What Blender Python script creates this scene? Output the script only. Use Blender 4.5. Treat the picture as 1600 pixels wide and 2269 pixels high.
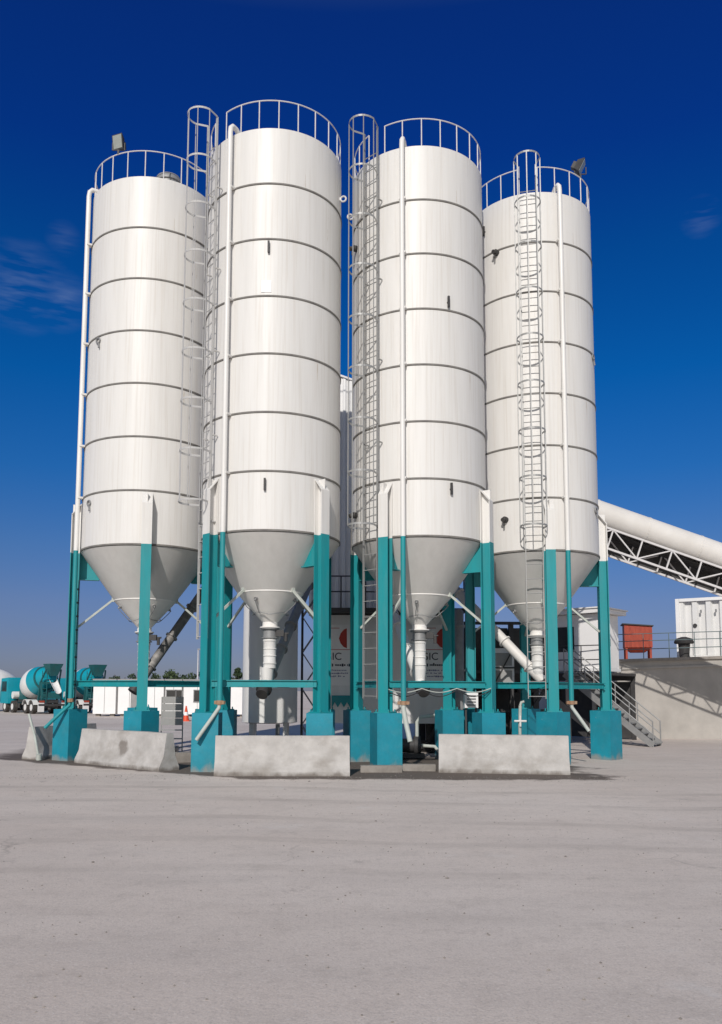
import bpy, bmesh, math, random
from math import sin, cos, tan, radians, pi, sqrt, atan2
from mathutils import Vector, Matrix
random.seed(7)
for o in list(bpy.data.objects):
    bpy.data.objects.remove(o, do_unlink=True)
SC = bpy.context.scene
COL = SC.collection

# ------------------------------------------------------------------ camera
H_EYE = 1.95
F_PX, PITCH, PPX, PPY, ROLL = 1840.97, radians(5.7616), 755.56, 1344.18, radians(0.24093)   # in 1600x2269 pixels
cam = bpy.data.cameras.new("camera")
cam_ob = bpy.data.objects.new("camera", cam)
COL.objects.link(cam_ob)
cam.sensor_fit = 'HORIZONTAL'
cam.sensor_width = 36.0
cam.lens = 36.0 * F_PX / 1600.0
cam.shift_x = (800 - PPX) / 1600.0
cam.shift_y = (PPY - 1134.5) / 1600.0
cam.clip_end = 5000
_r, _u, _d = Vector((1, 0, 0)), Vector((0, -sin(PITCH), cos(PITCH))), Vector((0, cos(PITCH), sin(PITCH)))
_r2, _u2 = _r * cos(ROLL) + _u * sin(ROLL), _u * cos(ROLL) - _r * sin(ROLL)
cam_ob.matrix_world = Matrix(((_r2.x, _u2.x, -_d.x, 0), (_r2.y, _u2.y, -_d.y, 0), (_r2.z, _u2.z, -_d.z, H_EYE), (0, 0, 0, 1)))
SC.camera = cam_ob

# ------------------------------------------------------------------ sun and sky
SUN_EL, SUN_AZ = radians(32.5), radians(-12)        # azimuth measured from the camera side of the silos, negative = left
to_sun = Vector((sin(SUN_AZ) * cos(SUN_EL), -cos(SUN_AZ) * cos(SUN_EL), sin(SUN_EL)))
sun = bpy.data.lights.new("sun", 'SUN')
sun.energy = 3.15
sun.angle = radians(0.53)
sun.color = (1.0, 0.95, 0.89)
sun_ob = bpy.data.objects.new("sun", sun)
COL.objects.link(sun_ob)
sun_ob.rotation_euler = to_sun.to_track_quat('Z', 'Y').to_euler()
sun_ob.location = (-20, -20, 40)

world = bpy.data.worlds.new("World")
SC.world = world
world.use_nodes = True
wt = world.node_tree
wt.nodes.clear()
def wn(t, **k):
    n = wt.nodes.new(t)
    for a, b in k.items():
        setattr(n, a, b)
    return n
w_out = wn('ShaderNodeOutputWorld')
w_bg = wn('ShaderNodeBackground')
w_bg.inputs['Strength'].default_value = 0.11
w_sky = wn('ShaderNodeTexSky', sky_type='NISHITA', sun_disc=False, sun_elevation=SUN_EL, sun_rotation=pi - SUN_AZ,
           altitude=0.0, air_density=1.0, dust_density=0.4, ozone_density=2.0)
# the deep polarised blue of the photograph: the sky colour is graded by elevation (sine of it) in the low sky; the unseen zenith is kept bright as added fill
SKY_TINT = [(0.0, (0.235, 0.268, 0.47)), (1.0, (1.0, 1.0, 0.92)), (0.0513, (0.235, 0.264, 0.468)), (0.1017, (0.238, 0.288, 0.496)),
            (0.1618, (0.178, 0.31, 0.553)), (0.2496, (0.066, 0.315, 0.65)), (0.3508, (0.012, 0.312, 0.71)), (0.4662, (0.009, 0.262, 0.681)),
            (0.5578, (0.012, 0.181, 0.679)), (0.66, (0.02, 0.17, 0.66)), (0.80, (0.78, 0.83, 0.80))]
w_tc = wn('ShaderNodeTexCoord')
w_sep = wn('ShaderNodeSeparateXYZ')
wt.links.new(w_tc.outputs['Generated'], w_sep.inputs['Vector'])
w_ramp = wn('ShaderNodeValToRGB')
el = w_ramp.color_ramp.elements
for i, (p, c) in enumerate(SKY_TINT):
    if i == 1:
        e = el[1]
    elif i == 0:
        e = el[0]
    else:
        e = el.new(p)
    e.position = p
    e.color = tuple(c) + (1,)
wt.links.new(w_sep.outputs['Z'], w_ramp.inputs['Fac'])
w_mul = wn('ShaderNodeMix', data_type='RGBA', blend_type='MULTIPLY')
w_mul.inputs['Factor'].default_value = 1.0
wt.links.new(w_sky.outputs['Color'], w_mul.inputs['A'])
w_fill_mask = wn('ShaderNodeMapRange')
w_fill_mask.inputs['From Min'].default_value, w_fill_mask.inputs['From Max'].default_value = 0.15, -0.45
wt.links.new(w_sep.outputs['Y'], w_fill_mask.inputs['Value'])
w_tint = wn('ShaderNodeMix', data_type='RGBA')
wt.links.new(w_fill_mask.outputs['Result'], w_tint.inputs['Factor'])
wt.links.new(w_ramp.outputs['Color'], w_tint.inputs['A'])
w_tint.inputs['B'].default_value = (0.72, 0.69, 0.655, 1)  # unseen sky behind the camera, warmed and brightened as added fill light
wt.links.new(w_tint.outputs['Result'], w_mul.inputs['B'])
# two faint wisps of high cloud
def wmath(op, a, b=0.0, c=0.0):
    n = wn('ShaderNodeMath', operation=op)
    for i, v in enumerate((a, b, c)):
        if isinstance(v, (int, float)):
            n.inputs[i].default_value = v
        else:
            wt.links.new(v, n.inputs[i])
    return n.outputs['Value']
w_map = wn('ShaderNodeMapping')
w_map.inputs['Scale'].default_value = (12, 12, 70)
w_map.inputs['Rotation'].default_value = (0, radians(-14), 0)
wt.links.new(w_tc.outputs['Generated'], w_map.inputs['Vector'])
w_noi = wn('ShaderNodeTexNoise')
w_noi.inputs['Scale'].default_value = 1.0
w_noi.inputs['Detail'].default_value = 3.5
w_noi.inputs['Roughness'].default_value = 0.62
wt.links.new(w_map.outputs['Vector'], w_noi.inputs['Vector'])
w_wisp = None
for (dx, dy, dz), size, k in (((-0.338, 0.842, 0.424), 0.052, 1.0), ((-0.303, 0.857, 0.4155), 0.035, 0.9), ((0.363, 0.7988, 0.4798), 0.022, 0.9), ((-0.294, 0.831, 0.472), 0.02, 0.5)):
    d = Vector((dx, dy, dz)).normalized()
    vd = wn('ShaderNodeVectorMath', operation='DISTANCE')
    wt.links.new(w_tc.outputs['Generated'], vd.inputs[0])
    vd.inputs[1].default_value = d
    fall = wmath('MULTIPLY', wmath('MAXIMUM', wmath('SUBTRACT', 1.0, wmath('DIVIDE', vd.outputs['Value'], size)), 0.0), k)
    w_wisp = fall if w_wisp is None else wmath('MAXIMUM', w_wisp, fall)
w_cl = wmath('MULTIPLY', wmath('MULTIPLY', wmath('MAXIMUM', wmath('SUBTRACT', w_noi.outputs['Fac'], 0.42), 0.0), 3.2), w_wisp)
w_cl = wmath('MINIMUM', wmath('MULTIPLY', w_cl, 0.42), 0.3)
w_mix = wn('ShaderNodeMix', data_type='RGBA')
wt.links.new(w_cl, w_mix.inputs['Factor'])
wt.links.new(w_mul.outputs['Result'], w_mix.inputs['A'])
w_mix.inputs['B'].default_value = (2.2, 2.9, 4.6, 1)
wt.links.new(w_mix.outputs['Result'], w_bg.inputs['Color'])
wt.links.new(w_bg.outputs['Background'], w_out.inputs['Surface'])

SC.view_settings.view_transform = 'Standard'
SC.view_settings.look = 'None'
SC.view_settings.exposure = 0.0
SC.view_settings.gamma = 1.0

# ------------------------------------------------------------------ helpers
def at(px, py, Y=None, Z=None):
    """A world point from a pixel of the 1600x2269 photograph and a known depth Y or height Z."""
    a, b = px - PPX, py - PPY
    x = (a * cos(ROLL) + b * sin(ROLL)) / F_PX
    u = (a * sin(ROLL) - b * cos(ROLL)) / F_PX
    v = _r * x + _u * u + _d
    t = Y / v.y if Y is not None else (Z - H_EYE) / v.z
    return Vector((0, 0, H_EYE)) + v * t

def pol(r, az, z=0.0):
    a = radians(az)
    return Vector((r * sin(a), -r * cos(a), z))

class MB:
    def __init__(self):
        self.v, self.f, self.m = [], [], []
    def add(self, verts, faces, mi=0):
        b = len(self.v)
        self.v += [tuple(q) for q in verts]
        for f in faces:
            self.f.append(tuple(b + i for i in f))
            self.m.append(mi)
        return self
    def box(self, c, s, rz=0.0, mi=0, M=None):
        hx, hy, hz = s[0] / 2, s[1] / 2, s[2] / 2
        vs = [Vector((x, y, z)) for x in (-hx, hx) for y in (-hy, hy) for z in (-hz, hz)]
        R = M if M is not None else Matrix.Rotation(rz, 3, 'Z')
        vs = [R @ q + Vector(c) for q in vs]
        return self.add(vs, [(0, 1, 3, 2), (4, 6, 7, 5), (0, 4, 5, 1), (2, 3, 7, 6), (0, 2, 6, 4), (1, 5, 7, 3)], mi)
    def beam(self, p0, p1, w, h, up=(0, 0, 1), mi=0):
        p0, p1 = Vector(p0), Vector(p1)
        d = (p1 - p0).normalized()
        up = Vector(up)
        s = d.cross(up)
        if s.length < 1e-4:
            s = d.cross(Vector((1, 0, 0)))
        s.normalize()
        n = s.cross(d).normalized()
        vs = []
        for p in (p0, p1):
            for a, b in ((-1, -1), (1, -1), (1, 1), (-1, 1)):
                vs.append(p + s * (a * w / 2) + n * (b * h / 2))
        return self.add(vs, [(3, 2, 1, 0), (4, 5, 6, 7), (0, 1, 5, 4), (1, 2, 6, 5), (2, 3, 7, 6), (3, 0, 4, 7)], mi)
    def tube(self, pts, r, n=10, mi=0, closed=False, r1=None):
        pts = [Vector(p) for p in pts]
        k = len(pts)
        b = []
        prev = None
        for i, p in enumerate(pts):
            if closed:
                d = pts[(i + 1) % k] - pts[i - 1]
            else:
                d = pts[min(i + 1, k - 1)] - pts[max(i - 1, 0)]
            d.normalize()
            if prev is None:
                a = Vector((0, 0, 1)) if abs(d.z) < 0.9 else Vector((1, 0, 0))
                s = d.cross(a).normalized()
            else:
                s = (prev - d * prev.dot(d)).normalized()
            prev = s
            t = d.cross(s)
            rr = r if r1 is None else r + (r1 - r) * i / max(1, k - 1)
            for j in range(n):
                an = 2 * pi * j / n
                b.append(p + s * (rr * cos(an)) + t * (rr * sin(an)))
        fs = []
        for i in range(k if closed else k - 1):
            for j in range(n):
                i2, j2 = (i + 1) % k, (j + 1) % n
                fs.append((i * n + j, i * n + j2, i2 * n + j2, i2 * n + j))
        if not closed:
            fs.append(tuple(range(n))[::-1])
            fs.append(tuple(range((k - 1) * n, k * n)))
        return self.add(b, fs, mi)
    def lathe(self, prof, n=48, c=(0, 0, 0), M=None, mi=0, mis=None, caps=True):
        c = Vector(c)
        b = []
        for r, z in prof:
            for j in range(n):
                a = 2 * pi * j / n
                q = Vector((r * cos(a), r * sin(a), z))
                b.append((M @ q if M is not None else q) + c)
        base = len(self.v)
        self.v += [tuple(q) for q in b]
        for i in range(len(prof) - 1):
            for j in range(n):
                j2 = (j + 1) % n
                self.f.append((base + i * n + j, base + i * n + j2, base + (i + 1) * n + j2, base + (i + 1) * n + j))
                self.m.append(mis[i] if mis else mi)
        if caps:
            self.f.append(tuple(base + j for j in range(n))[::-1]); self.m.append(mis[0] if mis else mi)
            e = base + (len(prof) - 1) * n
            self.f.append(tuple(e + j for j in range(n))); self.m.append(mis[-1] if mis else mi)
        return self
    def prism(self, poly, o, ax, ay, ext, mi=0):
        """poly (2D) in the plane o+ax,ay, extruded by the vector ext."""
        o, ax, ay, ext = Vector(o), Vector(ax), Vector(ay), Vector(ext)
        n = len(poly)
        vs = [o + ax * p[0] + ay * p[1] for p in poly] + [o + ax * p[0] + ay * p[1] + ext for p in poly]
        fs = [tuple(range(n))[::-1], tuple(range(n, 2 * n))]
        for i in range(n):
            j = (i + 1) % n
            fs.append((i, j, n + j, n + i))
        return self.add(vs, fs, mi)
    def build(self, name, mats, parent=None, loc=None, smooth=35, bevel=0.0):
        me = bpy.data.meshes.new(name)
        bm = bmesh.new()
        bv = [bm.verts.new(q) for q in self.v]
        for f, mi in zip(self.f, self.m):
            try:
                fc = bm.faces.new([bv[i] for i in f])
                fc.material_index = mi
            except ValueError:
                pass
        if bevel:
            bm.verts.ensure_lookup_table()
            es = [e for e in bm.edges if len(e.link_faces) == 2 and e.calc_face_angle(0) > radians(25)]
            bmesh.ops.bevel(bm, geom=es, offset=bevel, segments=2, affect='EDGES', clamp_overlap=True)
        bmesh.ops.recalc_face_normals(bm, faces=bm.faces)
        bm.to_mesh(me)
        bm.free()
        if not isinstance(mats, (list, tuple)):
            mats = [mats]
        for m in mats:
            me.materials.append(m)
        if smooth:
            me.polygons.foreach_set('use_smooth', [True] * len(me.polygons))
            me.set_sharp_from_angle(angle=radians(smooth))
        ob = bpy.data.objects.new(name, me)
        COL.objects.link(ob)
        if parent is not None:
            ob.parent = parent
        if loc is not None:
            ob.location = loc
        return ob

def tag(o, label, cat, group=None, kind=None):
    o['label'] = label
    o['category'] = cat
    if group:
        o['group'] = group
    if kind:
        o['kind'] = kind
    return o

def thing(name, label, cat, loc=(0, 0, 0), rz=0.0, group=None):
    o = bpy.data.objects.new(name, None)
    o.empty_display_size = 0.3
    COL.objects.link(o)
    o.location = loc
    o.rotation_euler = (0, 0, rz)
    return tag(o, label, cat, group)

def copy_part(src, parent, loc=None, rot=None):
    c = src.copy()
    COL.objects.link(c)
    c.parent = parent
    if loc is not None:
        c.location = loc
    if rot is not None:
        c.rotation_euler = rot
    return c

def copy_tree(o, parent=None):
    c = o.copy()
    COL.objects.link(c)
    if parent is not None:
        c.parent = parent
    for ch in list(o.children):
        copy_tree(ch, c)
    return c

# ------------------------------------------------------------------ materials
def mat(name, col, rough=0.5, metal=0.0, col2=None, scale=3.0, amt=0.5, stretch=None, bump=0.0, bscale=40.0, detail=6.0,
        col3=None, scale3=1.0, amt3=0.3, stretch3=None, spec=0.5, contrast=(0.35, 0.7), chips=None, mud=None):
    m = bpy.data.materials.new(name)
    m.use_nodes = True
    nt = m.node_tree
    bs = nt.nodes['Principled BSDF']
    bs.inputs['Roughness'].default_value = rough
    bs.inputs['Metallic'].default_value = metal
    bs.inputs['Specular IOR Level'].default_value = spec
    c1 = tuple(col) + (1,)
    bs.inputs['Base Color'].default_value = c1
    tc = nt.nodes.new('ShaderNodeTexCoord')
    def noise(sc, st, det):
        mp = nt.nodes.new('ShaderNodeMapping')
        mp.inputs['Scale'].default_value = st or (1, 1, 1)
        nt.links.new(tc.outputs['Object'], mp.inputs['Vector'])
        n = nt.nodes.new('ShaderNodeTexNoise')
        n.inputs['Scale'].default_value = sc
        n.inputs['Detail'].default_value = det
        n.inputs['Roughness'].default_value = 0.6
        nt.links.new(mp.outputs['Vector'], n.inputs['Vector'])
        return n
    last = None
    if col2 is not None:
        n = noise(scale, stretch, detail)
        mr = nt.nodes.new('ShaderNodeMapRange')
        mr.inputs['From Min'].default_value, mr.inputs['From Max'].default_value = contrast
        mr.inputs['To Max'].default_value = amt
        nt.links.new(n.outputs['Fac'], mr.inputs['Value'])
        mx = nt.nodes.new('ShaderNodeMix')
        mx.data_type = 'RGBA'
        mx.inputs['A'].default_value = c1
        mx.inputs['B'].default_value = tuple(col2) + (1,)
        nt.links.new(mr.outputs['Result'], mx.inputs['Factor'])
        last = mx
        if col3 is not None:
            n3 = noise(scale3, stretch3, 5.0)
            mr3 = nt.nodes.new('ShaderNodeMapRange')
            mr3.inputs['From Min'].default_value, mr3.inputs['From Max'].default_value = (0.5, 0.72)
            mr3.inputs['To Max'].default_value = amt3
            nt.links.new(n3.outputs['Fac'], mr3.inputs['Value'])
            mx3 = nt.nodes.new('ShaderNodeMix')
            mx3.data_type = 'RGBA'
            nt.links.new(mx.outputs['Result'], mx3.inputs['A'])
            mx3.inputs['B'].default_value = tuple(col3) + (1,)
            nt.links.new(mr3.outputs['Result'], mx3.inputs['Factor'])
            last = mx3
        def over(fac, colr, prev):
            q = nt.nodes.new('ShaderNodeMix')
            q.data_type = 'RGBA'
            nt.links.new(fac, q.inputs['Factor'])
            nt.links.new(prev.outputs['Result'], q.inputs['A'])
            q.inputs['B'].default_value = tuple(colr) + (1,)
            return q
        if chips:                       # (colour, scale, threshold): flaked or scuffed spots with hard edges
            nc = noise(chips[1], chips[3] if len(chips) > 3 else None, 7.0)
            mc = nt.nodes.new('ShaderNodeMapRange')
            mc.inputs['From Min'].default_value, mc.inputs['From Max'].default_value = chips[2], chips[2] + 0.03
            nt.links.new(nc.outputs['Fac'], mc.inputs['Value'])
            last = over(mc.outputs['Result'], chips[0], last)
        if mud:                         # (colour, height, strength): splashes thrown up from the yard, ragged upper edge
            sp = nt.nodes.new('ShaderNodeSeparateXYZ')
            nt.links.new(tc.outputs['Object'], sp.inputs['Vector'])
            nm = noise(3.0, (1, 1, 0.5), 8.0)
            ma = nt.nodes.new('ShaderNodeMath'); ma.operation = 'MULTIPLY_ADD'
            nt.links.new(nm.outputs['Fac'], ma.inputs[0]); ma.inputs[1].default_value = mud[1] * 2.4; ma.inputs[2].default_value = -mud[1] * 0.7
            ms = nt.nodes.new('ShaderNodeMath'); ms.operation = 'SUBTRACT'
            nt.links.new(ma.outputs['Value'], ms.inputs[0]); nt.links.new(sp.outputs['Z'], ms.inputs[1])
            mr_ = nt.nodes.new('ShaderNodeMapRange')
            mr_.inputs['From Min'].default_value, mr_.inputs['From Max'].default_value = -0.05 * mud[1], 0.5 * mud[1]
            mr_.inputs['To Max'].default_value = mud[2]
            nt.links.new(ms.outputs['Value'], mr_.inputs['Value'])
            last = over(mr_.outputs['Result'], mud[0], last)
        nt.links.new(last.outputs['Result'], bs.inputs['Base Color'])
        rm = nt.nodes.new('ShaderNodeMapRange')
        rm.inputs['To Min'].default_value = max(0.05, rough - 0.08)
        rm.inputs['To Max'].default_value = min(1.0, rough + 0.12)
        nt.links.new(n.outputs['Fac'], rm.inputs['Value'])
        nt.links.new(rm.outputs['Result'], bs.inputs['Roughness'])
    if bump:
        nb = noise(bscale, None, 4.0)
        bp = nt.nodes.new('ShaderNodeBump')
        bp.inputs['Strength'].default_value = bump
        bp.inputs['Distance'].default_value = 0.02
        nt.links.new(nb.outputs['Fac'], bp.inputs['Height'])
        nt.links.new(bp.outputs['Normal'], bs.inputs['Normal'])
    return m

WHITE = mat('silo_white_paint', (0.735, 0.72, 0.695), 0.46, col2=(0.62, 0.605, 0.575), scale=2.2, amt=0.45, stretch=(2.6, 2.6, 0.16),
            col3=(0.50, 0.44, 0.37), scale3=5.0, amt3=0.30, stretch3=(3, 3, 0.08), chips=((0.46, 0.38, 0.29), 5.0, 0.70, (1.4, 1.4, 0.10)), bump=0.12, bscale=1.1, contrast=(0.42, 0.75))
CONE = mat('cone_paint', (0.66, 0.645, 0.62), 0.5, col2=(0.56, 0.545, 0.52), scale=2.5, amt=0.5, stretch=(2, 2, 0.3))
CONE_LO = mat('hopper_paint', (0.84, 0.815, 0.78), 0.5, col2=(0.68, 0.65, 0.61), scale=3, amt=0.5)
CABLE = mat('black_cable', (0.03, 0.03, 0.032), 0.6)
SEAM = mat('weld_band_grime', (0.15, 0.14, 0.13), 0.7, col2=(0.24, 0.23, 0.21), scale=4, amt=0.9)
PIPEW = mat('pipe_white_paint', (0.80, 0.785, 0.76), 0.4, col2=(0.62, 0.6, 0.56), scale=2, amt=0.4, stretch=(3, 3, 0.3))
TEAL = mat('teal_paint', (0.004, 0.275, 0.305), 0.5, col2=(0.02, 0.22, 0.24), scale=2.5, amt=0.6, stretch=(2, 2, 0.4),
           col3=(0.20, 0.33, 0.32), scale3=3.0, amt3=0.13, stretch3=(2, 2, 0.3), chips=((0.17, 0.10, 0.065), 11.0, 0.70, (1, 1, 0.6)), bump=0.06, bscale=30)
PIER = mat('teal_pier_paint', (0.006, 0.265, 0.36), 0.6, col2=(0.012, 0.20, 0.26), scale=2.2, amt=0.8, bump=0.25, bscale=18,
           col3=(0.10, 0.27, 0.31), scale3=3.5, amt3=0.22, chips=((0.40, 0.38, 0.35), 7.0, 0.70), mud=((0.30, 0.27, 0.24), 0.30, 0.75))
GALV = mat('galvanised_steel', (0.34, 0.34, 0.335), 0.5, 0.25, col2=(0.3, 0.3, 0.29), scale=8, amt=0.5)
GALV_LIT = mat('galvanised_sunlit', (0.50, 0.495, 0.485), 0.5, col2=(0.38, 0.37, 0.36), scale=6, amt=0.5)  # lighter copy of the galvanised steel with sunlight put into its colour
RAILG = mat('railing_grey_green', (0.10, 0.15, 0.155), 0.5, col2=(0.16, 0.2, 0.2), scale=6, amt=0.6)
RAIL = mat('railing_white', (0.68, 0.66, 0.66), 0.45, col2=(0.52, 0.5, 0.48), scale=6, amt=0.5)
DARK = mat('dark_steel', (0.035, 0.034, 0.036), 0.6, col2=(0.08, 0.075, 0.07), scale=4, amt=0.6)
RUBBER = mat('black_rubber', (0.02, 0.02, 0.022), 0.75, col2=(0.06, 0.055, 0.05), scale=6, amt=0.6)
SCREWG = mat('dusty_dark_steel', (0.12, 0.115, 0.11), 0.6, col2=(0.46, 0.43, 0.40), scale=1.5, amt=0.8, contrast=(0.44, 0.62))
GREYST = mat('grey_steel', (0.30, 0.30, 0.30), 0.5, 0.2, col2=(0.2, 0.2, 0.2), scale=5, amt=0.6)
CONC = mat('barrier_concrete', (0.53, 0.505, 0.48), 0.85, col2=(0.36, 0.34, 0.32), scale=2.4, amt=0.8, bump=0.35, bscale=22,
           col3=(0.26, 0.23, 0.20), scale3=1.3, amt3=0.65, stretch3=(1, 1, 1.5), chips=((0.30, 0.27, 0.245), 11.0, 0.69), mud=((0.17, 0.145, 0.125), 0.16, 0.8))
CONCD = mat('stained_concrete', (0.33, 0.30, 0.27), 0.9, col2=(0.2, 0.18, 0.16), scale=3, amt=0.8, bump=0.5, bscale=15)
WALLC = mat('ramp_concrete', (0.46, 0.43, 0.395), 0.85, col2=(0.34, 0.32, 0.295), scale=1.2, amt=0.7, bump=0.2, bscale=12,
            col3=(0.28, 0.26, 0.24), scale3=0.8, amt3=0.4, stretch3=(1, 1, 0.4))
CLAD = mat('white_cladding', (0.78, 0.775, 0.76), 0.45, col2=(0.62, 0.61, 0.59), scale=1.5, amt=0.5, stretch=(2, 2, 0.3))
CABIN = mat('cabin_white_panel', (0.86, 0.85, 0.84), 0.5, col2=(0.74, 0.73, 0.71), scale=0.8, amt=0.5)
GLASS = mat('dark_window_glass', (0.03, 0.035, 0.04), 0.12, col2=(0.05, 0.05, 0.055), scale=1, amt=0.5)
RED = mat('red_oxide_paint', (0.42, 0.06, 0.025), 0.6, col2=(0.22, 0.03, 0.018), scale=4, amt=0.8, stretch=(3, 3, 0.5))
EMBLEM = mat('emblem_red', (0.42, 0.03, 0.02), 0.5, col2=(0.34, 0.025, 0.02), scale=3, amt=0.4)
LETTER = mat('sign_letter_navy', (0.012, 0.018, 0.04), 0.5)
LETTERP = mat('sign_letter_faded', (0.16, 0.16, 0.3), 0.5)
COVERM = mat('conveyor_cover_paint', (0.74, 0.715, 0.68), 0.5, col2=(0.60, 0.57, 0.53), scale=1.3, amt=0.6)
TEALT = mat('truck_teal_paint', (0.005, 0.33, 0.42), 0.35, col2=(0.02, 0.26, 0.32), scale=2, amt=0.5)
TEALD = mat('truck_frame_teal', (0.01, 0.12, 0.13), 0.5, col2=(0.02, 0.07, 0.07), scale=3, amt=0.6)
TRUCKW = mat('truck_white_paint', (0.80, 0.79, 0.77), 0.4, col2=(0.62, 0.59, 0.55), scale=2, amt=0.5)
TYRE = mat('tyre_rubber', (0.03, 0.028, 0.027), 0.85, col2=(0.12, 0.105, 0.09), scale=5, amt=0.6)
LENS = mat('floodlight_glass', (0.34, 0.36, 0.33), 0.15, col2=(0.24, 0.26, 0.24), scale=6, amt=0.5)
ORANGE = mat('cone_orange', (0.75, 0.09, 0.03), 0.55, col2=(0.6, 0.07, 0.03), scale=5, amt=0.5)
LEAF = mat('tree_leaves', (0.035, 0.062, 0.022), 0.7, col2=(0.075, 0.105, 0.04), scale=1.2, amt=0.9)
LEAFD = mat('tree_leaves_dark', (0.022, 0.045, 0.018), 0.7, col2=(0.05, 0.08, 0.03), scale=1.2, amt=0.9)
BARK = mat('tree_bark', (0.09, 0.07, 0.055), 0.9, col2=(0.05, 0.04, 0.03), scale=6, amt=0.7)
HOSE = mat('pale_hose', (0.50, 0.53, 0.49), 0.6, col2=(0.36, 0.38, 0.34), scale=5, amt=0.6)
BRASS = mat('coupling_rust', (0.30, 0.16, 0.09), 0.6, col2=(0.4, 0.3, 0.2), scale=6, amt=0.7)

def ground_material():
    m = bpy.data.materials.new('yard_concrete')
    m.use_nodes = True
    nt = m.node_tree
    bs = nt.nodes['Principled BSDF']
    bs.inputs['Roughness'].default_value = 0.9
    bs.inputs['Specular IOR Level'].default_value = 0.25
    tc = nt.nodes.new('ShaderNodeTexCoord')
    def noise(sc, st=(1, 1, 1), det=6.0, rg=0.6):
        mp = nt.nodes.new('ShaderNodeMapping')
        mp.inputs['Scale'].default_value = st
        nt.links.new(tc.outputs['Object'], mp.inputs['Vector'])
        n = nt.nodes.new('ShaderNodeTexNoise')
        n.inputs['Scale'].default_value = sc
        n.inputs['Detail'].default_value = det
        n.inputs['Roughness'].default_value = rg
        nt.links.new(mp.outputs['Vector'], n.inputs['Vector'])
        return n.outputs['Fac']
    def rng(v, a, b, lo=0.0, hi=1.0):
        r = nt.nodes.new('ShaderNodeMapRange')
        r.inputs['From Min'].default_value, r.inputs['From Max'].default_value = a, b
        r.inputs['To Min'].default_value, r.inputs['To Max'].default_value = lo, hi
        nt.links.new(v, r.inputs['Value'])
        return r.outputs['Result']
    def mix(f, a, b):
        x = nt.nodes.new('ShaderNodeMix')
        x.data_type = 'RGBA'
        nt.links.new(f, x.inputs['Factor'])
        for k, v in (('A', a), ('B', b)):
            if isinstance(v, tuple):
                x.inputs[k].default_value = v + (1,)
            else:
                nt.links.new(v, x.inputs[k])
        return x.outputs['Result']
    c = mix(rng(noise(0.06, (1, 1.6, 1)), 0.35, 0.68), (0.61, 0.52, 0.455), (0.72, 0.645, 0.585))
    c = mix(rng(noise(0.7, (0.5, 1.5, 1)), 0.45, 0.75, 0, 0.5), c, (0.48, 0.42, 0.38))      # dusty tracks
    c = mix(rng(noise(2.6, (1, 1, 1), 8.0, 0.7), 0.5, 0.8, 0, 0.45), c, (0.36, 0.31, 0.27))  # small stains
    c = mix(rng(noise(14.0, (1, 1, 1), 6.0, 0.75), 0.50, 0.72, 0, 0.55), c, (0.40, 0.35, 0.315))   # scuffed fines
    c = mix(rng(noise(55.0, (1, 1, 1), 3.0, 0.7), 0.47, 0.70, 0, 0.55), c, (0.37, 0.33, 0.30))   # aggregate
    c = mix(rng(noise(38.0, (1, 1, 1), 2.0, 0.7), 0.58, 0.70, 0, 0.5), c, (0.74, 0.69, 0.64))
    sep0 = nt.nodes.new('ShaderNodeSeparateXYZ')
    nt.links.new(tc.outputs['Object'], sep0.inputs['Vector'])
    def mth(op, a, b=0.0):
        q = nt.nodes.new('ShaderNodeMath')
        q.operation = op
        for i, v in enumerate((a, b)):
            if isinstance(v, (int, float)):
                q.inputs[i].default_value = v
            else:
                nt.links.new(v, q.inputs[i])
        return q.outputs['Value']
    # tyre tracks of lorries swinging past the barriers
    wander = mth('MULTIPLY', mth('SUBTRACT', noise(0.10, (1, 0.3, 1), 2.0), 0.5), 3.0)
    lane = mth('ADD', mth('ADD', sep0.outputs['Y'], mth('MULTIPLY', sep0.outputs['X'], 0.10)), wander)
    tr = None
    for w0, hw, k in ((16.6, 0.26, 0.42), (14.7, 0.26, 0.38), (12.6, 0.24, 0.34), (10.75, 0.24, 0.30), (9.0, 0.22, 0.2), (7.3, 0.2, 0.15)):
        d_ = mth('ABSOLUTE', mth('SUBTRACT', lane, w0))
        f_ = rng(d_, hw, hw * 0.55, 0.0, k)
        tr = f_ if tr is None else mth('MAXIMUM', tr, f_)
    tr = mth('MULTIPLY', tr, rng(noise(1.1, (0.35, 2.0, 1), 6.0), 0.36, 0.66))
    c = mix(tr, c, (0.33, 0.285, 0.25))
    # slab joints and wandering cracks
    for sc_, wd, k in ((0.17, 0.0035, 0.35),):
        vo = nt.nodes.new('ShaderNodeTexVoronoi')
        vo.feature = 'DISTANCE_TO_EDGE'
        vo.inputs['Scale'].default_value = sc_
        ad = nt.nodes.new('ShaderNodeVectorMath'); ad.operation = 'ADD'
        nz = nt.nodes.new('ShaderNodeTexNoise'); nz.inputs['Scale'].default_value = 1.3; nz.inputs['Detail'].default_value = 5.0
        nt.links.new(tc.outputs['Object'], nz.inputs['Vector'])
        sv = nt.nodes.new('ShaderNodeVectorMath'); sv.operation = 'SCALE'; sv.inputs['Scale'].default_value = 0.8
        nt.links.new(nz.outputs['Color'], sv.inputs[0])
        nt.links.new(tc.outputs['Object'], ad.inputs[0]); nt.links.new(sv.outputs['Vector'], ad.inputs[1])
        nt.links.new(ad.outputs['Vector'], vo.inputs['Vector'])
        ck = mth('MULTIPLY', rng(vo.outputs['Distance'], wd, wd * 0.25, 0.0, k), rng(noise(0.35), 0.52, 0.64))
        c = mix(ck, c, (0.14, 0.12, 0.105))
    # dried cement spills and dark drips
    c = mix(rng(noise(0.55, (1, 1, 1), 9.0, 0.72), 0.60, 0.66, 0, 0.35), c, (0.66, 0.62, 0.585))
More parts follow.
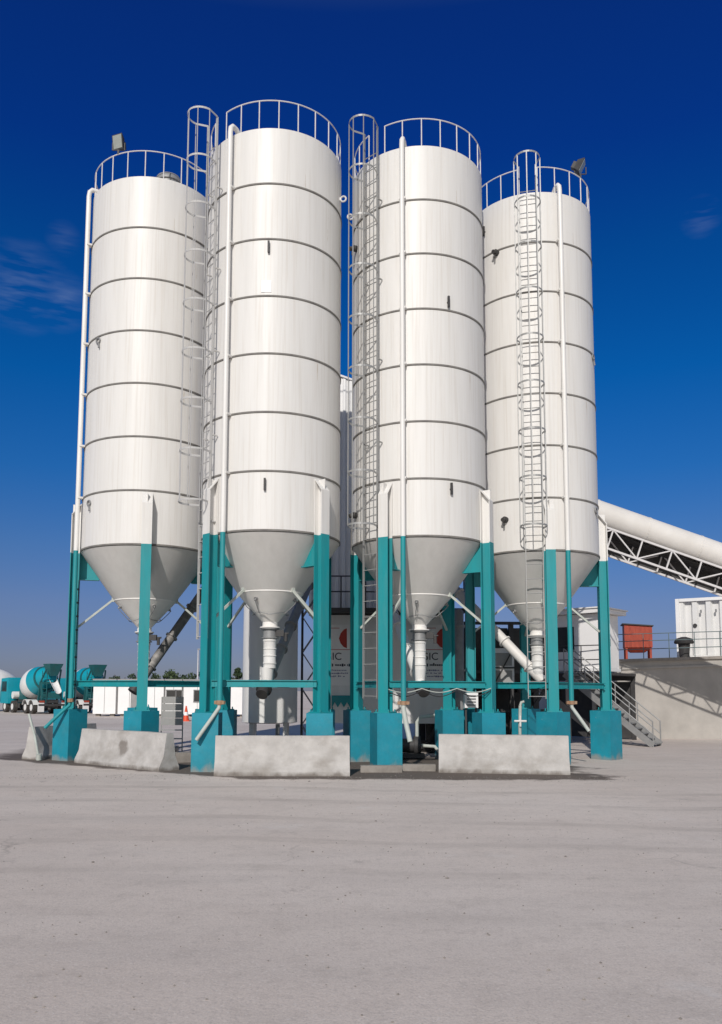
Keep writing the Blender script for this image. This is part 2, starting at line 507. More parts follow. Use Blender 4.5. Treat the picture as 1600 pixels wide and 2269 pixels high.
    c = mix(rng(noise(0.8, (1.3, 1, 1), 9.0, 0.7), 0.62, 0.70, 0, 0.5), c, (0.27, 0.235, 0.21))
    # damp, oily strip the lorries leave along the row of barriers
    sep = nt.nodes.new('ShaderNodeSeparateXYZ')
    nt.links.new(tc.outputs['Object'], sep.inputs['Vector'])
    def math_(op, a, b):
        q = nt.nodes.new('ShaderNodeMath')
        q.operation = op
        for i, v in enumerate((a, b)):
            if isinstance(v, (int, float)):
                q.inputs[i].default_value = v
            else:
                nt.links.new(v, q.inputs[i])
        return q.outputs['Value']
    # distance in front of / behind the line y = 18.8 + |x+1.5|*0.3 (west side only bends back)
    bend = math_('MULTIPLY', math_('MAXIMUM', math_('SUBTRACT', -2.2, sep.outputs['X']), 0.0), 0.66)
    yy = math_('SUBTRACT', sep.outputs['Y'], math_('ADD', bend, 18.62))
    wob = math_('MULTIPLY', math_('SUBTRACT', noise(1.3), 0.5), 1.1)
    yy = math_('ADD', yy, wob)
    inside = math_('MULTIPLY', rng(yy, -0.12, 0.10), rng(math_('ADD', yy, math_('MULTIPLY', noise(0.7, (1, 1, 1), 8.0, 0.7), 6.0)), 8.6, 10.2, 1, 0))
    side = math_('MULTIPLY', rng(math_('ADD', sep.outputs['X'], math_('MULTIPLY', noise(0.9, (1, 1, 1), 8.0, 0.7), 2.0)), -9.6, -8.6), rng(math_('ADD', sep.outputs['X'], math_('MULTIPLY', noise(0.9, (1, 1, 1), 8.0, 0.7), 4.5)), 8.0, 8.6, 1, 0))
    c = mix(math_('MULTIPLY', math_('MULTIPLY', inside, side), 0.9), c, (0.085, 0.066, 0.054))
    nt.links.new(c, bs.inputs['Base Color'])
    bp = nt.nodes.new('ShaderNodeBump')
    bp.inputs['Strength'].default_value = 0.4
    bp.inputs['Distance'].default_value = 0.012
    nt.links.new(noise(30.0, (1, 1, 1), 8.0), bp.inputs['Height'])
    nt.links.new(bp.outputs['Normal'], bs.inputs['Normal'])
    return m

# ------------------------------------------------------------------ ground
g = MB()
g.add([(-900, -80, 0), (900, -80, 0), (900, 1800, 0), (-900, 1800, 0)], [(0, 1, 2, 3)])
gr = g.build('ground', ground_material(), smooth=0)
tag(gr, 'pale dusty concrete yard with dark damp strip under the barriers', 'ground', kind='structure')

# ------------------------------------------------------------------ silos
R = 1.82
ZR = [16.30, 14.775, 13.29, 11.79, 10.295, 8.795, 7.305, 5.83]      # roof rim, six bands, cone joint
Z_TEAL = 5.80
CONE_B, R_OUT = 3.72, 0.20
Z_MID = 4.47
R_MID = 0.86

def cone_r(z):
    if z > Z_MID:
        return R_MID + (R - R_MID) * (z - Z_MID) / (ZR[7] - Z_MID)
    return R_OUT + (R_MID - R_OUT) * (z - CONE_B) / (Z_MID - CONE_B)

PIER_H = 1.40
SILO = {'A': ((-5.64, 23.80), 13.0), 'B': ((-1.86, 21.77), -45.5), 'C': ((2.126, 22.43), -31.0), 'D': ((5.785, 24.46), -2.0)}

def two_tone_leg():
    """H-beam leg standing on its pier: web radial (local y = outward), teal low, white high."""
    m = MB()
    w, t = 0.27, 0.022
    for z0, z1, mi in ((PIER_H + 0.03, Z_TEAL, 0), (Z_TEAL, 7.2, 1)):
        zc, dz = (z0 + z1) / 2, z1 - z0
        for s in (-1, 1):
            if mi == 1 and s == 1:
                m.prism([(-w / 2, z0), (w / 2, z0), (w / 2, z1 - 0.32), (-w / 2, z1 - 0.32)], (0, s * (w / 2 - t / 2) - t / 2, 0), (1, 0, 0), (0, 0, 1), (0, t, 0), mi)
            else:
                m.box((0, s * (w / 2 - t / 2), zc), (w, t, dz), mi=mi)
        m.box((0, 0, zc), (t, w - 2 * t - 0.002, dz), mi=mi)
    # sloping cap plate closing the top against the shell
    m.prism([(w / 2, 7.2 - 0.32), (-w / 2, 7.2), (-w / 2, 7.23), (w / 2, 7.2 - 0.29)], (-w / 2, 0, 0), (0, 1, 0), (0, 0, 1), (w, 0, 0), 1)
    # base plate and bolts
    m.box((0, 0, PIER_H + 0.015), (0.42, 0.42, 0.03), mi=0)
    for sx in (-1, 1):
        for sy in (-1, 1):
            m.lathe([(0.018, PIER_H + 0.03), (0.018, PIER_H + 0.09)], 8, (sx * 0.17, sy * 0.17, 0))
    return m

LEG_ME = two_tone_leg().build('leg', [TEAL, WHITE])
COL.objects.unlink(LEG_ME)
_p = MB(); _p.box((0, 0, PIER_H / 2), (0.64, 0.64, PIER_H))
PIER_OB = _p.build('pier', PIER, bevel=0.018)
COL.objects.unlink(PIER_OB)
_p = MB(); _p.tube([(0, 0, 16.27), (0, 0, 17.06)], 0.016, 8)
POST_OB = _p.build('railing_post', RAIL)
COL.objects.unlink(POST_OB)
_p = MB()
_p.lathe([(R + 0.004, -0.028), (R + 0.020, -0.020), (R + 0.020, 0.020), (R + 0.004, 0.028)], 96, caps=False)
BAND_OB = _p.build('weld_band', SEAM)
COL.objects.unlink(BAND_OB)
_p = MB()
_p.tube([(-0.22, 0, 0), (0.22, 0, 0)], 0.012, 6)
RUNG_OB = _p.build('rung', GALV)
COL.objects.unlink(RUNG_OB)
_p = MB()
_hoop = [(-0.24, 0, 0)] + [(-0.36 * cos(a), 0.30 + 0.40 * sin(a), 0) if 0 <= a <= pi else 0 for a in [pi * i / 14 for i in range(15)]] + [(0.24, 0, 0)]
_hoop = [Vector(q) for q in _hoop]
for i in range(len(_hoop) - 1):
    _p.beam(_hoop[i] + Vector((0, 0, 0)), _hoop[i + 1] + (_hoop[i + 1] - _hoop[i]).normalized() * 0.004, 0.010, 0.05, up=(0, 0, 1))
HOOP_OB = _p.build('cage_hoop', GALV)
COL.objects.unlink(HOOP_OB)
def sunlit_copy(o):
    c = o.copy()
    c.data = o.data.copy()
    c.data.materials[0] = GALV_LIT
    return c
HOOP_LIT, RUNG_LIT = sunlit_copy(HOOP_OB), sunlit_copy(RUNG_OB)
CAGE_PTS = [Vector((-0.36, 0.30, 0)), Vector((-0.255, 0.583, 0)), Vector((0, 0.70, 0)), Vector((0.255, 0.583, 0)), Vector((0.36, 0.30, 0))]

def make_ladder(silo, az, z_bot, z_cage, z_top, mt=None):
    """Local frame of the ladder: x = along the shell, y = outward, z = up."""
    mt = mt or GALV
    hoop0, rung0 = (HOOP_OB, RUNG_OB) if mt is GALV else (HOOP_LIT, RUNG_LIT)
    a = radians(az)
    m = MB()
    for s in (-1, 1):
        m.beam((s * 0.23, 0, z_bot), (s * 0.23, 0, z_top), 0.022, 0.06, up=(0, 1, 0))
    z = ZR[7] + 0.3
    while z < ZR[0]:
        for s in (-1, 1):
            m.beam((s * 0.23, -0.19, z), (s * 0.23, -0.02, z), 0.03, 0.03)
        z += 2.2
    # bottom stirrup
    lad = m.build('ladder', mt, silo, loc=pol(R + 0.20, az))
    lad.rotation_euler = (0, 0, a + pi)     # local +y points outward
    z = z_bot + 0.06
    while z < ZR[0] + 0.15:
        copy_part(rung0, lad, (0, 0, z))
        z += 0.40
    n = int(round((z_top - z_cage) / 1.32))
    for i in range(n + 1):
        copy_part(hoop0, lad, (0, 0, z_cage + (z_top - z_cage) * i / n))
    for q in CAGE_PTS:
        mb = MB()
        mb.beam((0, 0, z_cage), (0, 0, z_top), 0.028, 0.010, up=(0, 1, 0))
        mb.build('cage_bar', mt, lad, loc=q)
    return lad

def make_silo(key, label, pipe_az, ladder_az=None, zcage=None, zlad=None, ztop=17.08, sensors=()):
    (sx, sy), a0 = SILO[key]
    s = thing('cement_silo', label, 'silo', (sx, sy, 0), group='tall white cement silos')
    # shell with a shallow roof
    m = MB()
    prof = [(R, ZR[7] - 0.02)]
    for z in reversed(ZR[1:7]):
        prof += [(R, z)]
    prof += [(R, ZR[0] - 0.02), (R - 0.03, ZR[0]), (0.25, ZR[0] + 0.16)]
    m.lathe(prof, 128)
    body = m.build('body', WHITE, s)
    for z in ZR[1:]:
        b = copy_part(BAND_OB, body, (0, 0, z))
    # cone in two courses
    m = MB()
    m.lathe([(R - 0.01, ZR[7] - 0.035), (R_MID, Z_MID)], 96, caps=False)
    cone = m.build('cone', CONE, s)
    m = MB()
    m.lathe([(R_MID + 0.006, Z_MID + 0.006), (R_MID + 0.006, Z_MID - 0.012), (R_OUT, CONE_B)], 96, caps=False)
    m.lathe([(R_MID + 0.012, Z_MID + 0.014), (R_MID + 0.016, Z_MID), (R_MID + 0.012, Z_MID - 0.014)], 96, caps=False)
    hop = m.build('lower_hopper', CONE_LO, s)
    # small vibrator pads with air line stubs on the hopper
    for k in range(4):
        m = MB()
        az = a0 + 20 + 90 * k
        zz = 4.30
        rr = cone_r(zz)
        nrm = pol(1, az).normalized() * 0.8 + Vector((0, 0, -0.6))
        m.tube([pol(rr - 0.01, az, zz), pol(rr, az, zz) + nrm * 0.05], 0.05, 12)
        m.tube([pol(rr, az, zz) + nrm * 0.05, pol(rr, az, zz) + nrm * 0.09 + Vector((0, 0, -0.02))], 0.022, 8)
        m.build('aeration_pad', GREYST, hop)
    # air hose ring under the cone, with four drop hoses
    m = MB()
    ring = []
    for i in range(48):
        a = 360 * i / 48
        ring.append(pol(0.47 + 0.02 * sin(i * 0.8), a, 3.93 + 0.03 * sin(i * 0.52 + sx)))
    m.tube(ring, 0.011, 6, closed=True)
    for k in range(4):
        az = a0 + 20 + 90 * k
        m.tube([pol(0.47, az - 6, 3.93), pol(0.60, az - 3, 4.05), pol(0.72, az, 4.16), pol(cone_r(4.30) + 0.08, az, 4.25)], 0.010, 6)
    m.build('air_line', GREYST, s)
    # outlet stack: flange, valve, white boot
    m = MB()
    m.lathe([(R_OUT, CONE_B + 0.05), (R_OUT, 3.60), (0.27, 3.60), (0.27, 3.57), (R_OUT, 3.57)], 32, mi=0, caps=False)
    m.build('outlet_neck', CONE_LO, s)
    m = MB()
    m.lathe([(0.245, 3.565), (0.245, 3.535), (0.18, 3.535), (0.185, 3.33), (0.225, 3.33), (0.225, 3.30)], 32)
    valve = m.build('butterfly_valve', GREYST, s)
    m = MB()
    m.box((0.27, -0.05, 3.43), (0.20, 0.14, 0.16))
    m.tube([(0.17, 0, 3.43), (0.5, -0.05, 3.43)], 0.025, 8)
    m.tube([(0.42, -0.05, 3.43), (0.42, -0.05, 3.22)], 0.045, 10)
    m.build('valve_actuator', DARK, valve)
    m = MB()
    m.lathe([(0.17, 3.295), (0.19, 3.25), (0.17, 3.20), (0.165, 2.70), (0.175, 2.66), (0.165, 2.62), (0.165, 2.52)], 28)
    for zz in (3.22, 3.02, 2.84, 2.64):
        m.lathe([(0.166, zz + 0.02), (0.185, zz), (0.166, zz - 0.02)], 28, caps=False)
    m.build('outlet_pipe', PIPEW, s)
    # fill pipe
    m = MB()
    rp = R + 0.15
    m.tube([pol(R - 0.25, pipe_az, 16.36), pol(R - 0.08, pipe_az, 16.48), pol(R + 0.06, pipe_az, 16.48), pol(rp - 0.02, pipe_az, 16.40),
            pol(rp, pipe_az, 16.25), pol(rp, pipe_az, 14), pol(rp, pipe_az, 10), pol(rp, pipe_az, Z_TEAL)], 0.066, 14, mi=0)
    m.tube([pol(rp, pipe_az, Z_TEAL), pol(rp, pipe_az, 4), pol(rp, pipe_az, 1.62)], 0.0655, 14, mi=1)
    fp = m.build('fill_pipe', [PIPEW, TEAL], s)
    for z in ZR[1:7]:
        m = MB()
        m.beam(pol(R + 0.02, pipe_az, z), pol(rp + 0.02, pipe_az, z), 0.17, 0.05)
        m.build('pipe_bracket', WHITE, fp)
    m = MB()
    m.lathe([(0.085, 1.70), (0.085, 1.60)], 16, pol(rp, pipe_az))
    m.box(pol(rp, pipe_az, 1.65), (0.30, 0.06, 0.08), rz=radians(pipe_az))
    m.build('hose_coupling', BRASS, fp)
    m = MB()
    q0 = pol(rp, pipe_az, 1.62)
    lean = pol(1, pipe_az - 8).normalized()
    dx, dz = {'A': (-0.42, 0.72), 'B': (-0.36, 0.86), 'C': (0.24, 0.90), 'D': (0.36, 0.72)}[key]
    m.tube([q0, q0 + Vector((0, 0, -0.10)) + lean * 0.02, q0 + Vector((dx * 0.3, 0, -dz * 0.40)) + lean * 0.10,
            q0 + Vector((dx, 0, -dz)) + lean * 0.24], 0.062 if key == 'C' else 0.048, 12)
    m.build('fill_elbow', TEAL if key == 'A' else HOSE, fp)
    # legs, piers, gussets, struts
    for k in range(4):
        az = a0 + 90 * k
        leg = copy_part(LEG_ME, s, pol(R + 0.14, az), (0, 0, radians(az) + pi))
        pier = copy_part(PIER_OB, s, pol(R + 0.12, az), (0, 0, radians(a0 + 45)))
        o = pol(1, az).normalized()
        t = Vector((o.y, -o.x, 0))
        m = MB()
        zb = 5.06
        poly = [(R - 0.015, ZR[7] - 0.05), (cone_r(zb) + 0.01, zb), (R - 0.0, zb)]
        poly = [(cone_r(ZR[7] - 0.06) + 0.004, ZR[7] - 0.06), (cone_r(zb) + 0.004, zb), (R + 0.003, zb), (R + 0.003, ZR[7] - 0.06)]
        m.prism(poly, t * -0.011, o, (0, 0, 1), t * 0.022)
        r0 = cone_r(zb)
        m.beam(o * (r0 + 0.02) + Vector((0, 0, zb - 0.014)), o * (R + 0.003) + Vector((0, 0, zb - 0.014)), 0.17, 0.024)
        m.build('gusset', TEAL, s)
        m = MB()
        z0 = 4.50
        m.beam(o * (cone_r(z0) + 0.01) + Vector((0, 0, z0)), o * (R + 0.005) + Vector((0, 0, 3.70)), 0.055, 0.055)
        m.box(o * (cone_r(z0) + 0.015) + Vector((0, 0, z0)), (0.10, 0.07, 0.12), rz=radians(az))
        m.build('strut', HOSE, s)
        # horizontal tie to the next leg
        o2 = pol(1, az + 90).normalized()
        a, b = o * (R + 0.14), o2 * (R + 0.14)
        dd = (b - a).normalized()
        m = MB()
        n2 = Vector((dd.y, -dd.x, 0))
        p0, p1 = a + dd * 0.10 + Vector((0, 0, 2.11)), b - dd * 0.10 + Vector((0, 0, 2.11))
        m.beam(p0, p1, 0.02, 0.15)
        for zz in (0.075, -0.075):
            m.beam(p0 + Vector((0, 0, zz)), p1 + Vector((0, 0, zz)), 0.12, 0.018)
        m.build('tie_beam', TEAL, s)
    # railing
    m = MB()
    rr = R - 0.03
    gap0 = ladder_az
    pts = []
    for i in range(97):
        az = (ladder_az + 9 if ladder_az is not None else 150) + (342 if ladder_az is not None else 360) * i / 96
        pts.append(pol(rr, az, 17.06))
    m.tube(pts, 0.016, 8)
    rail = m.build('railing', RAIL, s)
    NP = 22
    for i in range(NP):
        az = (ladder_az + 9 if ladder_az is not None else 150) + (342 if ladder_az is not None else 360) * i / (NP - 1 if ladder_az is not None else NP)
        copy_part(POST_OB, rail, pol(rr, az, 0))
    # level sensors and lifting lugs
    for az, z, kind in sensors:
        mb = MB()
        o = pol(1, az).normalized()
        if kind == 'rod':
            mb.beam(pol(R + 0.05, az, z - 0.14), pol(R + 0.05, az, z + 0.16), 0.05, 0.05, up=o)
            mb.tube([pol(R - 0.01, az, z), pol(R + 0.05, az, z)], 0.03, 8)
        elif kind == 'loop':
            mb.tube([pol(R + 0.03, az + 2.6 * cos(a), z + 0.11 + 0.075 * sin(a)) for a in [2 * pi * i / 12 for i in range(12)]], 0.022, 6, closed=True)
            mb.tube([pol(R + 0.03, az + 1.0, z + 0.03), pol(R + 0.05, az + 2.2, z - 0.12)], 0.024, 6)
        else:
            mb.tube([pol(R - 0.02, az, z), pol(R + 0.10, az, z)], 0.085, 16)
            mb.tube([pol(R + 0.10, az, z), pol(R + 0.2, az, z - 0.03)], 0.06, 12)
            mb.tube([pol(R + 0.12, az, z - 0.08), pol(R + 0.13, az, z - 0.2)], 0.025, 8)
        mb.build('level_sensor', DARK if kind != 'loop' else GREYST, s)
    if ladder_az is not None:
        make_ladder(s, ladder_az, zlad, zcage, ztop, GALV_LIT if key == 'B' else GALV)
    return s

silo_a = make_silo('A', 'white silo furthest left, with a floodlight at its rim and mixer trucks behind its legs', -63.5,
                   sensors=((-40, 11.55, 'loop'), (-46, 6.95, 'loop')))
silo_b = make_silo('B', 'tall white silo second from left, directly behind the middle concrete barrier', -32.0, -51.0, 6.6, 3.2, 16.85,
                   sensors=((0, 13.05, 'rod'), (-0.5, 6.95, 'rod')))
silo_c = make_silo('C', 'tall white silo third from left, with a caged ladder down its left flank', -17.0, -43.0, 6.1, 1.75, 16.95,
                   sensors=((20, 12.0, 'rod'), (21, 7.05, 'rod'), (-72, 14.1, 'paddle'), (-71, 6.6, 'paddle')))
silo_d = make_silo('D', 'white silo furthest right, caged ladder down its front, beside the conveyor', 13.0, -14.0, 6.4, 1.75, 16.98,
                   sensors=((-44, 14.7, 'paddle'), (-39, 6.75, 'paddle'), (-58, 15.55, 'rod'), (59, 11.6, 'loop'), (55, 7.0, 'loop')))

# slack air cables hung under the front tie beam of the third silo
for dz, sag in ((0.0, 0.10), (0.04, 0.16)):
    m = MB()
    a_, b_ = pol(R + 0.16, -31, 2.0 - dz), pol(R + 0.16, 59, 2.02 - dz)
    pts = []
    for i in range(31):
        f = i / 30
        p = a_.lerp(b_, f) + Vector((0.02, -0.09, 0))
        p.z -= abs(sin(f * pi * 3.0)) * sag
        pts.append(p)
    m.tube(pts, 0.013, 6)
    m.build('air_cable', HOSE if dz == 0 else CABLE, silo_c)
# dark cable run down beside the leftmost leg
m = MB()
m.tube([pol(R + 0.02, -69, 5.0), pol(R + 0.04, -69, 3.4), pol(R + 0.03, -69, 1.42)], 0.013, 6)
for i in range(9):
    m.box(pol(R + 0.03, -69, 1.7 + 0.38 * i), (0.05, 0.05, 0.05))
m.build('cable', CABLE, silo_a)
# lifting lugs facing each other between the two middle silos
for s, az in ((silo_b, 78), (silo_c, -84)):
    m = MB()
    c = pol(R + 0.10, az, 15.25)
    o = pol(1, az).normalized()
    m.tube([c + o * (0.075 * cos(a)) + Vector((0, 0, 0.075 * sin(a))) for a in [2 * pi * i / 14 for i in range(14)]], 0.024, 8, closed=True)
    m.beam(pol(R - 0.01, az, 15.25), pol(R + 0.04, az, 15.25), 0.05, 0.08)
    m.build('lifting_lug', RAIL, s)
# pale repair patch on the second silo, plate number mark on the fourth, filter on the first
m = MB()
m.prism([(-0.13, -0.17), (0.13, -0.17), (0.13, 0.15), (-0.13, 0.15)], pol(R + 0.002, -1.5, 12.05), (1, 0, 0), (0, 0, 1), (0, -0.008, 0))
m.build('patch_plate', CABIN, silo_b)
m = MB()
for dz in (0, -0.12):
    m.tube([pol(R + 0.006, a, 6.72 + dz) for a in (-75, -70, -66, -63)], 0.018, 6)
m.build('painted_mark', TEAL, silo_d)
m = MB()
m.lathe([(0.36, 16.38), (0.36, 16.62), (0.40, 16.62), (0.40, 16.68), (0.34, 16.80), (0.12, 16.86)], 24, (0.55, -0.9, 0))
m.build('roof_filter', GREYST, silo_a)

# ------------------------------------------------------------------ floodlights on the rims
def floodlight(silo_key, az, zc, yaw, pitch, label):
    (sx, sy), _ = SILO[silo_key]
    base = Vector((sx, sy, 0)) + pol(R - 0.03, az, 17.08)
    t = thing('floodlight', label, 'floodlight', base, group='floodlights on the silo rims')
    m = MB()
    m.beam((0, 0, -0.02), (0, 0, 0.10), 0.05, 0.05)
    m.beam((-0.17, 0, 0.10), (0.17, 0, 0.10), 0.03, 0.02)
    for s_ in (-1, 1):
        m.beam((s_ * 0.17, 0, 0.10), (s_ * 0.17, 0, 0.32), 0.03, 0.02, up=(0, 1, 0))
    m.build('bracket', DARK, t)
    M = Matrix.Rotation(yaw, 3, 'Z') @ Matrix.Rotation(pitch, 3, 'X')
    c = Vector((0, 0, 0.33))
    m = MB()
    # tapering housing: front (local -y) wide, back narrow
    fr = [(-0.17, -0.06, -0.21), (0.17, -0.06, -0.21), (0.17, -0.06, 0.21), (-0.17, -0.06, 0.21)]
    bk = [(-0.11, 0.13, -0.13), (0.11, 0.13, -0.13), (0.11, 0.13, 0.13), (-0.11, 0.13, 0.13)]
    m.add([M @ Vector(q) + c for q in fr + bk], [(0, 1, 5, 4), (1, 2, 6, 5), (2, 3, 7, 6), (3, 0, 4, 7), (4, 5, 6, 7), (3, 2, 1, 0)])
    m.box(M @ Vector((0, 0.18, -0.02)) + c, (0.16, 0.10, 0.2), M=M)
    m.build('housing', DARK, t)
    m = MB()
    m.box(M @ Vector((0, -0.065, 0)) + c, (0.29, 0.012, 0.37), M=M)
    m.build('lens', LENS, t)
    return t
floodlight('A', -24, 17.4, radians(-22), radians(10), 'black floodlight with pale glass on the leftmost silo rim')
floodlight('D', 44, 17.4, radians(70), radians(28), 'black floodlight seen side on at the right rim of the rightmost silo')

# ------------------------------------------------------------------ screw conveyors from the silo outlets
def screw(key, p0, p1, r, label, mt):
    t = thing('screw_conveyor', label, 'screw conveyor', p0, group='cement screw conveyors under the silos')
    d = Vector(p1) - Vector(p0)
    n = d.normalized()
    m = MB()
    m.tube([n * -0.25, d], r, 20)
    k = int(d.length / 1.1)
    for i in range(k + 1):
        m.tube([n * (0.35 + i * 1.1), n * (0.39 + i * 1.1)], r + 0.05, 20)
    m.build('tube', mt, t)
    m = MB()
    m.tube([n * -0.34, n * -0.25], r + 0.07, 24)
    m.tube([n * -0.52, n * -0.34], r + 0.02, 20)
    m.build('tail_bearing', DARK, t)
    m = MB()
    up = Vector((0, 0, 2.54)) - Vector((0, 0, p0[2]))
    m.tube([(0, 0, 0), (0, 0, up.z)], 0.14, 18, r1=0.175)
    m.build('inlet_boot', PIPEW, t)
    return t
PA, PB_, PC_, PD_ = (SILO[k][0] for k in 'ABCD')
screw('A', Vector((PA[0], PA[1], 2.30)), Vector((-3.2, 25.7, 6.6)), 0.135, 'dusty dark grey screw conveyor rising steeply from the leftmost silo outlet', SCREWG)
screw('B', Vector((PB_[0] - 0.06, PB_[1], 2.16)), Vector((-1.0, 25.4, 5.2)), 0.135, 'screw conveyor with a black round tail under the second silo from left', GREYST)
screw('C', Vector((PC_[0], PC_[1], 2.22)), Vector((1.3, 26.3, 5.4)), 0.135, 'screw conveyor with a white spout under the third silo from left', PIPEW)
screw('D', Vector((PD_[0], PD_[1], 2.40)), Vector((3.0, 26.5, 5.9)), 0.15, 'cream screw conveyor climbing left from the rightmost silo outlet', COVERM)

# ------------------------------------------------------------------ concrete barriers
def stained(base, centre, radius):
    m = base.copy()
    m.name = 'stained_barrier_concrete'
    nt = m.node_tree
    bs = nt.nodes['Principled BSDF']
    src = bs.inputs['Base Color'].links[0].from_socket
    tc = nt.nodes.new('ShaderNodeTexCoord')
    nz = nt.nodes.new('ShaderNodeTexNoise'); nz.inputs['Scale'].default_value = 4.0; nz.inputs['Detail'].default_value = 7.0
    nt.links.new(tc.outputs['Object'], nz.inputs['Vector'])
    vd = nt.nodes.new('ShaderNodeVectorMath'); vd.operation = 'DISTANCE'
    nt.links.new(tc.outputs['Object'], vd.inputs[0]); vd.inputs[1].default_value = centre
    ad = nt.nodes.new('ShaderNodeMath'); ad.operation = 'MULTIPLY_ADD'
    nt.links.new(nz.outputs['Fac'], ad.inputs[0]); ad.inputs[1].default_value = radius * 1.6
    nt.links.new(vd.outputs['Value'], ad.inputs[2])
    mr = nt.nodes.new('ShaderNodeMapRange')
    mr.inputs['From Min'].default_value, mr.inputs['From Max'].default_value = radius * 1.75, radius * 1.35
    mr.inputs['To Max'].default_value = 0.7
    nt.links.new(ad.outputs['Value'], mr.inputs['Value'])
    mx = nt.nodes.new('ShaderNodeMix'); mx.data_type = 'RGBA'
    nt.links.new(mr.outputs['Result'], mx.inputs['Factor'])
    nt.links.new(src, mx.inputs['A'])
    mx.inputs['B'].default_value = (0.15, 0.125, 0.105, 1)
    nt.links.new(mx.outputs['Result'], bs.inputs['Base Color'])
    return m
def barrier(p0, p1, label, hgt=0.90, bw=0.60, mt=None):
    p0, p1 = Vector(p0), Vector(p1)
    d = (p1 - p0)
    L = d.length
    d.normalize()
    t = MB()
    prof = [(-bw / 2, 0), (bw / 2, 0), (bw / 2, 0.09), (bw * 0.29, 0.34), (0.095, hgt), (-0.095, hgt), (-bw * 0.29, 0.34), (-bw / 2, 0.09)]
    side = Vector((-d.y, d.x, 0))
    n = 8
    ks = [i / n for i in range(n + 1)]
    vs, fs = [], []
    for k in ks:
        for (a, b) in prof:
            j = 0.006
            vs.append(d * (k * L) + side * (a + random.uniform(-j, j)) + Vector((0, 0, b + (random.uniform(-j, j) if b > 0 else 0))))
    q = len(prof)
    for i in range(n):
        for j in range(q):
            j2 = (j + 1) % q
            fs.append((i * q + j, i * q + j2, (i + 1) * q + j2, (i + 1) * q + j))
    fs.append(tuple(range(q))); fs.append(tuple(range(n * q, (n + 1) * q)))
    t.add(vs, fs)
    o = t.build('concrete_barrier', mt or CONC, loc=p0, smooth=20, bevel=0.012)
    return tag(o, label, 'barrier', 'concrete road barriers round the silo feet')
def off(p, q, dist):
    p, q = Vector(p), Vector(q)
    d = (q - p).normalized()
    n = Vector((-d.y, d.x, 0)) * dist
    return p + n, q + n
barrier(*off((-7.10, 22.48, 0), (-4.33, 20.15, 0), 0.30), 'sunlit concrete barrier with a dark stain on its face, slantwise before the leftmost silo',
        mt=stained(CONC, (1.36, -1.40, 0.50), 0.26))
barrier(*off((-2.87, 19.14, 0), (0.22, 19.24, 0), 0.30), 'pale concrete barrier standing square on in front of the second silo from left')
barrier(*off((2.36, 20.20, 0), (5.39, 19.75, 0), 0.30), 'pale concrete barrier in front of the third and fourth silos, right of the kerb stones')
barrier(Vector((-8.62, 23.45, 0)), Vector((-7.75, 26.3, 0)), 'concrete barrier seen end on with its long side in shade, furthest left')

def block(name, p, size, rz, mt, label, cat, group=None, bevel=0.02):
    m = MB(); m.box((0, 0, size[2] / 2), size)
    o = m.build(name, mt, loc=p, bevel=bevel)
    o.rotation_euler = (0, 0, rz)
    return tag(o, label, cat, group)
block('kerb_stone', at(845, 1712, Z=0.0) + Vector((0, 0.12, 0)), (1.0, 0.22, 0.16), radians(2), CONCD, 'brown kerb stone before the third silo, left piece of the pair', 'kerb stone', 'kerb stones between the barriers')
block('kerb_stone', at(925, 1709, Z=0.0) + Vector((0, 0.12, 0)), (0.9, 0.22, 0.16), radians(-3), CONCD, 'brown kerb stone before the third silo, right piece touching the barrier', 'kerb stone', 'kerb stones between the barriers')
block('concrete_lump', at(400, 1690, Z=0.0) + Vector((0, 0.2, 0)), (0.42, 0.36, 0.26), radians(25), CONCD, 'rough concrete lump in the gap between the two left barriers', 'rubble', bevel=0.06)
block('concrete_lump', at(372, 1668, Z=0.0) + Vector((0, 0.2, 0)), (0.5, 0.3, 0.2), radians(-15), CONC, 'small pale concrete lump behind the slanted barrier end', 'rubble', bevel=0.05)

# leaning pipe against the shaded barrier
m = MB()
p0, p1 = at(86, 1684, Z=0.02), Vector((-8.75, 23.0, 0))
p1 = at(64, 1582, Y=p0.y + 0.15)
m.tube([p0, p0.lerp(p1, 0.5) + Vector((0.03, 0, 0)), p1], 0.035, 10)
m.tube([p0 + Vector((0, 0, 0.0)), p0 + Vector((0.0, -0.02, 0.16))], 0.075, 12)
tag(m.build('leaning_pipe', HOSE), 'thin pale pipe leaning against the shaded barrier at the far left', 'pipe')

# hose bundle lying behind the kerb stones
m = MB()
c = at(935, 1672, Z=0.0)
for k in range(5):
    pts = []
    for i in range(24):
        a = 2 * pi * i / 24
        rr = 0.42 + 0.05 * k * cos(a * 2 + k)
        pts.append(c + Vector((rr * cos(a) * 1.1, 0.7 + rr * sin(a) * 0.7, 0.06 + 0.055 * k + 0.05 * sin(3 * a + k))))
    m.tube(pts, 0.03, 8, closed=True)
tag(m.build('hose_coil', RUBBER), 'black coil of hoses lying in the shade under the third silo', 'hose')

# slatted grey panel standing on the ground between the left silos
q = at(380, 1652, Y=24.5)
t = thing('slatted_panel', 'grey steel panel of stacked horizontal plates standing between the two left silos', 'panel', (q.x, 24.5, 0))
m = MB()
for i in range(4):
    m.box((0, 0.012 * (i % 2), 1.02 + i * 0.21), (0.59, 0.035, 0.195))
for i in range(3):
    m.box((0, 0, 0.28 + i * 0.25), (0.59, 0.03, 0.035))
m.build('slat', GALV, t)
m = MB()
for s_ in (-1, 1):
    m.beam((s_ * 0.31, 0.0, 0), (s_ * 0.31, 0.0, 1.74), 0.03, 0.03, up=(0, 1, 0))
    m.beam((s_ * 0.31, -0.3, 0.02), (s_ * 0.31, 0.3, 0.02), 0.03, 0.03)
m.build('frame', GALV, t)

